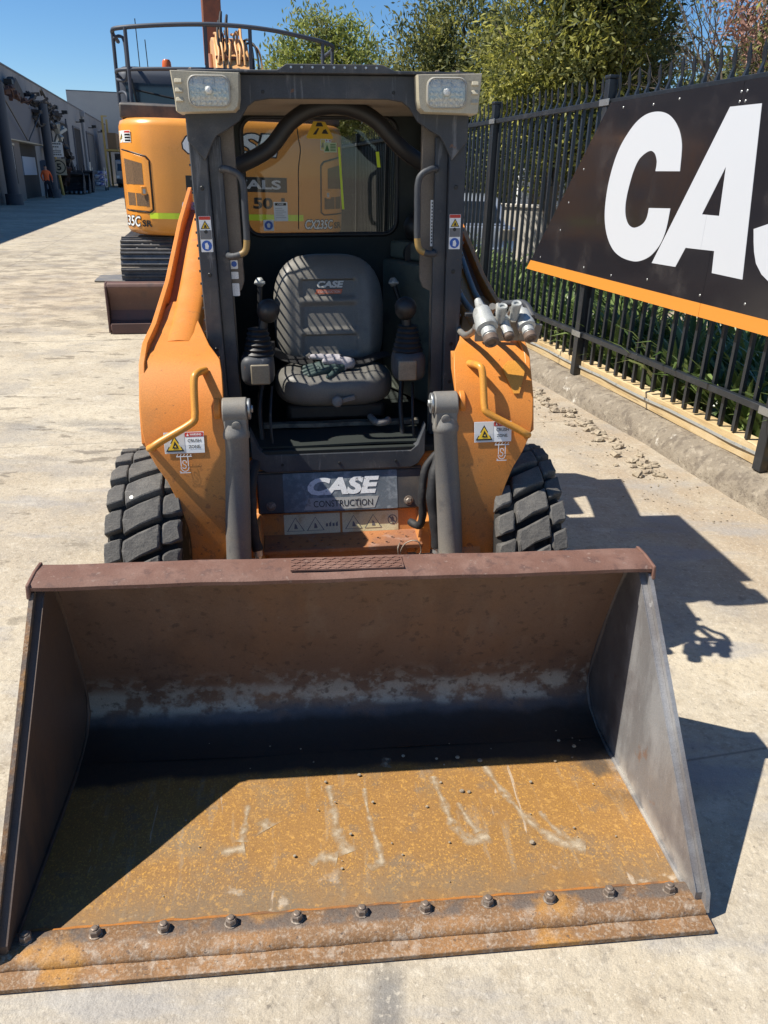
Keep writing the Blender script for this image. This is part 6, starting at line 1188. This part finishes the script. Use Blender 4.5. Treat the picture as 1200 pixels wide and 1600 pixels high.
# ================================================================== BUILDINGS ON THE LEFT
WD = -9.6
B = thing('warehouse', 'long grey precast warehouse along the left side of the yard', 'building', 'Y', (WD, 55, 0))
for i in range(12):                                            # precast panels with open joints
    a, b = 6 + i * 8.8, 6 + (i + 1) * 8.8 - .03
    q = MB(); q.box(WD - .25, WD, a, b, 0, 6.85); part('wall_panel', q, M['wall_grey'], B, smooth=0)
q = MB(); q.box(WD - .32, WD + .04, 6, 111.6, 6.852, 6.95); part('parapet_capping', q, M['office'], B, smooth=0)
q = MB(); q.box(WD - 26, WD - .33, 6, 111.6, 0, 6.6); part('roof', q, M['wall_grey'], B, smooth=0)
for a, b, m_ in ((70.5, 75.5, 'dark'), (79.5, 84.0, 'dark'), (89.5, 95.5, 'sheet_grey')):
    q = MB(); q.box(WD + .003, WD + .02, a, b, 0, 5.05); dr = part('door', q, M[m_], B); q = MB(); q.box(WD + .003, WD + .12, a - .15, a, 0, 5.2); q.box(WD + .003, WD + .12, b, b + .15, 0, 5.2); q.box(WD + .003, WD + .12, a, b, 5.052, 5.2); part('door_frame', q, M['office'], dr)
q = MB(); q.cyl((WD + .16, 86.6, 0), (WD + .16, 86.6, 6.3), .13, 10); q.box(WD + .02, WD + .4, 86.3, 86.9, 6.3, 6.75); part('downpipe', q, M['clad'], B)
q = MB(); q.cyl((WD + .14, 88.2, 0), (WD + .14, 88.2, 2.4), .10, 10); part('downpipe', q, M['steel'], B)
for s in (50.5, 66.5, 71.5, 82.5, 92.5, 101.5):
    q = MB(); z = 5.6 if s > 55 else 5.75; q.box(WD + .0, WD + .5, s - .06, s + .06, z, z + .08); q.box(WD + .35, WD + .75, s - .25, s + .25, z + .05, z + .28); part('flood_light', q, M['black'], B)
FB = thing('far_warehouse', 'pale grey warehouse closing the far end of the yard', 'building', 'Y', (10, 118, 0))
for i in range(8): q = MB(); q.box(-14 + i * 7, -14 + (i + 1) * 7 - .04, 114, 114.3, 0, 10.6); part('wall_panel', q, M['wall_far'], FB, smooth=0)
q = MB(); q.box(-14, 41.9, 114.31, 130, 0, 10.5); part('roof', q, M['wall_far'], FB, smooth=0); q = MB(); q.box(-14, 41.9, 113.96, 114.34, 10.602, 10.72); part('parapet_capping', q, M['office'], FB, smooth=0)
# office annexe with round columns
OF = thing('office_annexe', 'low blue grey office annexe with storage deck built against the grey warehouse', 'building', 'Y', (-9, 50, 0))
q = MB(); q.box(-9.58, -8.9, 36, 50.0, 0, 3.05); part('lower_wall', q, M['office_low'], OF, smooth=0)
q = MB(); q.box(-9.58, -8.75, 36, 58.0, 3.052, 5.05); part('deck_front', q, M['office'], OF, smooth=0)
q = MB(); q.box(-9.58, -8.72, 36, 58.05, 3.0, 3.049); part('deck_beam', q, M['cream'], OF, smooth=0)
q = MB(); q.box(-8.898, -8.88, 45.0, 48.2, .9, 2.75); WN = part('window', q, M['dark'], OF); q = MB(); q.box(-8.878, -8.866, 46.9, 47.9, 1.6, 2.7); part('poster', q, M['white'], WN); q = MB(); q.box(-8.88, -8.84, 44.9, 48.3, 2.76, 2.86); part('frame', q, M['cream'], WN)
q = MB(); q.box(-9.5, -9.4, 50.2, 58, .0, 3.0); part('dark_store', q, M['dark'], OF)
q = MB(); q.box(-9.38, -9.3, 52.6, 56.8, 1.3, 2.3); part('pale_board', q, mat('pale blue board', (.30, .36, .45), .7), OF)
for s in (43.6, 56.2):
    q = MB(); q.cyl((-8.35, s, .5), (-8.35, s, 5.3), .27, 18); C_ = part('column', q, M['navy'], OF, smooth=60); q = MB(); q.cyl((-8.35, s, 0), (-8.35, s, .5), .40, 18); part('column_base', q, M['navy'], C_, smooth=60)
for a, b in (((-8.34, 44.0, 5.0), (-8.6, 51.0, 3.1)), ((-8.34, 55.8, 5.0), (-8.6, 51.4, 3.1))): q = MB(); q.tube([a, b], .035, 6); part('stay_rod', q, M['black'], OF)
random.seed(21)
def heap(name, label, cat, s0_, s1_, d0, d1, z0, z1, n_, m_, group='scrap piled on the office deck'):
    q = MB()
    for i in range(n_):
        s = random.uniform(s0_, s1_); t_ = (s - s0_) / (s1_ - s0_); r_ = random.uniform(.15, .42); hmax = z0 + (z1 - z0) * (.35 + .65 * math.sin(PI * min(1, max(0, t_))) * random.uniform(.6, 1)); z = random.uniform(z0, hmax); d = random.uniform(d0, d1)
        if i % 3 == 0: q.tube(smooth_path([(d, s, z), (d + random.gauss(0, .2), s + random.gauss(0, .5), z + random.uniform(-.1, .3)), (d + random.gauss(0, .2), s + random.gauss(0, .9), max(z0, z - random.uniform(0, .4)))], 4), r_ * .22, 6)
        else: a = Vector((random.gauss(0, 1), random.gauss(0, 1), random.gauss(0, .6))).normalized() * r_; q.bar(Vector((d, s, z)) - a, Vector((d, s, z)) + a, r_ * .9, r_ * .5)
    return solo(name, q, m_, label, cat, frame='Y', base=((d0 + d1) / 2, (s0_ + s1_) / 2, z0), group=group, smooth=30)
heap('scrap_heap', 'dark tangled scrap piled on the office deck, near the first column', 'scrap', 38, 47.5, -9.4, -8.75, 5.06, 6.1, 95, M['junk'])
heap('scrap_heap', 'rust red parts lying along the middle of the office deck', 'scrap', 46.5, 54, -9.4, -8.75, 5.06, 5.5, 45, M['junk_red'])
q = MB(); q.prism([(50.0, 5.06), (51.2, 5.9), (52.3, 6.35), (53.0, 6.1), (53.6, 5.9), (54.2, 5.55), (54.6, 5.06)], 0, -9.45, -8.95); solo('tarpaulin_pile', q, M['junk'], 'peaked dark tarpaulin covered pile on the office deck', 'pile', frame='Y', base=(-9.2, 52, 5.06), bevel=.12)
heap('scrap_heap', 'scrap hanging over the deck end beside the second column', 'scrap', 54.5, 60.5, -9.2, -8.3, 4.0, 6.3, 80, M['junk'])
for i, (s, z, h_, m_) in enumerate(((63.0, 3.9, 1.4, 'cast'), (64.5, 3.2, 1.2, 'junk'), (63.4, 5.0, 1.2, 'junk'), (65.0, 1.2, 1.3, 'junk_red'), (67.5, 2.4, 1.6, 'junk'))):
    q = MB(); 
    for k_ in range(14): a = Vector((-8.6 + random.gauss(0, .2), s + random.gauss(0, .6), z + random.uniform(-.5, .5) * h_)); q.bar((-8.6, s, z), a, .26, .18)
    solo('hanging_attachment', q, M[m_], ['pale machine part on the rack, just above the notice', 'dark machine part on the rack behind the notice sign', 'dark machine part at the top of the rack beside the second column', 'reddish machine part low on the rack behind the speed sign', 'dark machine part on the far side of the rack'][i], 'machine part', frame='Y', base=(-8.95, s, z), group='machine parts on the steel rack')
t = thing('steel_rack', 'tall dark steel rack holding machine parts beside the second column', 'rack', 'Y', (-9.2, 65, 0))
for s in (61.4, 65.2, 69.4):
    for d in (-9.4, -8.8): q = MB(); q.box(d - .05, d + .05, s - .05, s + .05, 0, 5.2); part('upright', q, M['navy'], t)
for z in (1.5, 3.0, 4.5): q = MB(); q.box(-9.4, -8.8, 61.46, 69.35, z - .06, z + .06); part('shelf', q, M['navy'], t)
# signs on posts
t = thing('speed_sign', 'square cream speed sign with a black ring and number 5 on a yellow post', 'sign', 'Y', (-8.6, 61.5, 0))
q = MB(); q.tube([(-8.6, 61.9, 0), (-8.72, 61.0, 2.6)], .10, 10); part('post', q, M['yellow_post'], t, smooth=60)
q = MB(); q.box(-8.97, -8.07, 60.93, 60.97, 1.30, 2.32); P_ = part('plate', q, M['cream'], t)
q = MB(); f_ = lambda o: (lambda x, y: (-8.52 + x, 60.93 - o, 1.81 + y)); c20 = lambda r_: [(r_ * math.cos(2 * PI * i / 32), r_ * math.sin(2 * PI * i / 32)) for i in range(32)]
flat(q, f_(.004), c20(.43), 0); flat(q, f_(.008), c20(.36), 1); write(q, '5', lambda x, y: (-8.52 - .145 + x, 60.918, 1.81 - .22 + y), .44, .29, bold=.03, m=0); part('printed_face', q, [M['ink'], M['cream']], P_, smooth=0, recalc=False)
t = thing('notice_board', 'white printed notice with rounded corners above the speed sign', 'sign', 'Y', (-8.6, 60.6, 0))
q = MB(); q.tube([(-8.75, 60.75, 0), (-8.75, 60.75, 3.25)], .04, 8); part('post', q, M['navy'], t); q = MB(); q.prism([(x, z) for x, z in rrect(-8.96, -8.08, 2.42, 3.32, .06)], 1, 60.6, 60.64); P_ = part('plate', q, M['white'], t)
q = MB()
for i, (y, w_, h_) in enumerate(((3.18, .70, .09), (3.0, .40, .08), (2.88, .06, .04), (2.76, .62, .07), (2.66, .58, .05), (2.52, .66, .08))):
    n_ = 5 if w_ > .5 else 3
    for j in range(n_): x0 = -8.52 - w_ / 2 + w_ * j / n_; flat(q, lambda x, y_: (x, 60.596, y_), [(x0, y), (x0 + w_ / n_ * .82, y), (x0 + w_ / n_ * .82, y + h_), (x0, y + h_)])
part('print', q, M['ink_grey'], P_, smooth=0)
q = MB(); q.lathe([(0, .36), (.02, .36)], (-9.35, 60.2, 1.85), (0, -1, 0), 24); q.tube([(-9.35, 60.3, 0), (-9.35, 60.3, 2.2)], .04, 6); solo('round_sign', q, mat('blue grey sign', (.06, .09, .15), .6), 'small round dark blue sign just left of the speed limit sign', 'sign', frame='Y', base=(-9.35, 60.2, 0))
# digging buckets, trolley, crane frame further along
for i, (s, d, sc) in enumerate(((65.0, -8.3, 1.05), (68.0, -8.2, 1.0), (71.5, -8.4, 1.15))):
    q = MB(); rs = [[(d + sg * .75 * sc, s + x * sc, z * sc) for x, z in [(-.9, .15), (-.75, .02), (-.2, .0), (.45, .25), (.7, .75), (.55, 1.2), (.1, 1.42), (.05, 1.3), (.42, 1.1), (.55, .75), (.35, .38), (-.2, .12), (-.7, .12)]] for sg in (-1, 1)]
    q.rings(rs); t = thing('digging_bucket', ['dark digging bucket on the ground just right of the yellow post', 'middle dark digging bucket in the row along the warehouse wall', 'farthest dark digging bucket, before the first warehouse door'][i], 'bucket', 'Y', (d, s, 0), 'digging buckets along the warehouse wall')
    part('shell', q, M['junk'], t)
    for sg in (-1, 1): q = MB(); q.prism([(s - .9 * sc, .15 * sc), (s - .2 * sc, .0), (s + .45 * sc, .25 * sc), (s + .7 * sc, .75 * sc), (s + .1 * sc, 1.42 * sc), (s - .3 * sc, 1.0 * sc)], 0, d + sg * .75 * sc, d + sg * .79 * sc); part('side_plate', q, M['junk'], t)
    for k_ in range(5): q = MB(); x = d + (-.6 + .3 * k_) * sc; q.prism([(s - 1.15 * sc, .10), (s - .85 * sc, .20 * sc + .03), (s - .85 * sc, .05)], 0, x - .06, x + .06); part('tooth', q, M['steel'], t)
    q = MB(); q.prism([(s + .1 * sc, 1.40 * sc), (s + .45 * sc, 1.22 * sc), (s + .35 * sc, 1.8 * sc), (s + .1 * sc, 1.75 * sc)], 0, d - .3, d - .24); q.prism([(s + .1 * sc, 1.40 * sc), (s + .45 * sc, 1.22 * sc), (s + .35 * sc, 1.8 * sc), (s + .1 * sc, 1.75 * sc)], 0, d + .24, d + .3); part('pin_ear', q, M['junk'], t)
t = thing('trolley', 'wire trolley stacked with blue and white bagged goods near the warehouse doors', 'trolley', 'Y', (-7.8, 80, 0))
q = MB(); q.box(-8.5, -7.3, 79, 81, .25, .35); part('deck', q, M['steel'], t)
for x in (-8.5, -7.3):
    for s in (79, 81): q = MB(); q.tube([(x, s, .1), (x, s, 1.9)], .04, 6); part('upright', q, M['steel'], t); q = MB(); q.lathe([(-.05, .16), (.05, .16)], (x, s, .16), (1, 0, 0), 12); part('wheel', q, M['casing'], t)
q = MB()
for z in (.8, 1.2, 1.6): q.tube([(-8.5, 81, z), (-8.5, 79, z), (-7.3, 79, z)], .025, 5)
part('wire_side', q, M['steel'], t)
for i in range(4):
    q = MB(); q.ell((-7.85 + .25 * (i % 2), 80, .55 + .30 * i), (.42, .7, .19), 8, e=.6); solo('bagged_goods', q, M['bag_blue'], ['bottom blue and white bag on the trolley', 'second bag from the bottom on the trolley', 'third bag from the bottom on the trolley', 'topmost blue and white bag on the trolley'][i], 'bag', frame='Y', base=(-7.85, 80, .36 + .3 * i), group='bags on the trolley')
t = thing('cantilever_rack', 'tall yellow steel rack with timber load at the far end of the warehouse', 'rack', 'Y', (-8, 100, 0))
for s in (96, 101): q = MB(); q.box(-8.6, -8.4, s - .1, s + .1, 0, 6.9); part('upright', q, M['yellow_post'], t)
q = MB(); q.box(-8.6, -8.0, 95.95, 96.05, 6.902, 7.02); part('top_arm', q, M['yellow_post'], t); q = MB(); q.box(-8.6, -7.2, 96.2, 100.8, 3.6, 3.8); part('shelf', q, M['yellow_post'], t); q = MB(); q.box(-8.2, -7.3, 96.3, 100.5, 3.81, 5.4); part('timber_load', q, mat('stacked brown timber', (.20, .13, .07), .8), t)
t = thing('parked_truck', 'white truck parked nose out at the far end of the yard under the yellow rack', 'truck', 'Y', (-6.6, 97, 0))
q = MB(); q.prism([(95.0, .6), (95.0, 1.6), (95.3, 2.7), (97.2, 2.8), (97.2, .6)], 0, -7.6, -5.6); part('cab', q, M['wall_far'], t, bevel=.1); q = MB(); q.add([(-7.4, 95.01, 1.65), (-5.8, 95.01, 1.65), (-5.85, 95.26, 2.55), (-7.35, 95.26, 2.55)], [(0, 1, 2, 3)]); part('windscreen', q, M['car_glass'], t)
q = MB(); q.box(-7.6, -5.6, 94.85, 95.05, .4, .85); part('bumper', q, M['junk'], t, bevel=.04); q = MB(); q.box(-7.7, -5.5, 97.3, 102, .9, 3.4); part('body', q, M['junk'], t)
for x in (-7.4, -5.8):
    for s in (96, 100.5): q = MB(); q.lathe([(-.15, .45), (.15, .45)], (x, s, .45), (1, 0, 0), 16); part('wheel', q, M['casing'], t)
    q = MB(); q.box(x - .15, x + .15, 94.97, 94.99, .95, 1.2); part('head_light', q, M['white'], t)

# ------------------------------------------------------------------ worker in orange
def person():
    V = [(0, 0, .95), (0, .0, 1.12), (0, -.02, 1.32), (0, -.02, 1.47), (0, -.01, 1.56), (0, .0, 1.62), (0, .01, 1.73), (0, .01, 1.81)]
    E_ = [(0, 1), (1, 2), (2, 3), (3, 4), (4, 5), (5, 6), (6, 7)]; rd = [(.165, .115), (.155, .11), (.19, .125), (.15, .10), (.065, .06), (.075, .08), (.088, .10), (.06, .07)]
    def chain(root, pts):
        b = len(V)
        for i, (p, r_) in enumerate(pts): V.append(p); rd.append(r_); E_.append((root if i == 0 else b + i - 1, b + i))
    for sg in (-1, 1):
        chain(0, [((sg * .10, .0, .88), .10), ((sg * (.17 if sg > 0 else .13), -.02, .48), .072), ((sg * (.24 if sg > 0 else .15), .03, .09), .050), ((sg * (.25 if sg > 0 else .16), -.12, .04), .045)])
        chain(3, [((sg * .19, -.01, 1.44), .068), ((sg * .30, .0, 1.20), .052), ((sg * .26, -.14, .98), .042), ((sg * .245, -.20, .93), .034), ((sg * .24, -.24, .89), .022)])
    def post(c):
        if c.z > 1.74 : return 4
        if c.z > 1.54: return 2
        if c.z < .13: return 3
        if abs(c.x) > .2 and c.z < .98 and c.z > .8 and c.y < -.12: return 2
        return 0 if c.z > .99 else 1
    return skin_mesh('person', V, E_, rd, [M['hivis'], M['trousers'], M['skin'], M['boot'], M['ink']], 1, 0, post)
o = bpy.data.objects.new('person', person()); COL.objects.link(o); O, th = FR['Y']; o.location = O + Matrix.Rotation(th, 3, 'Z') @ Vector((-8.35, 54.0, 0)); o.rotation_euler = (0, 0, th + .5); o.scale = (1.04, 1.04, 1.04)
o['label'] = 'worker in an orange high visibility shirt and dark trousers standing by the second column'; o['category'] = 'person'
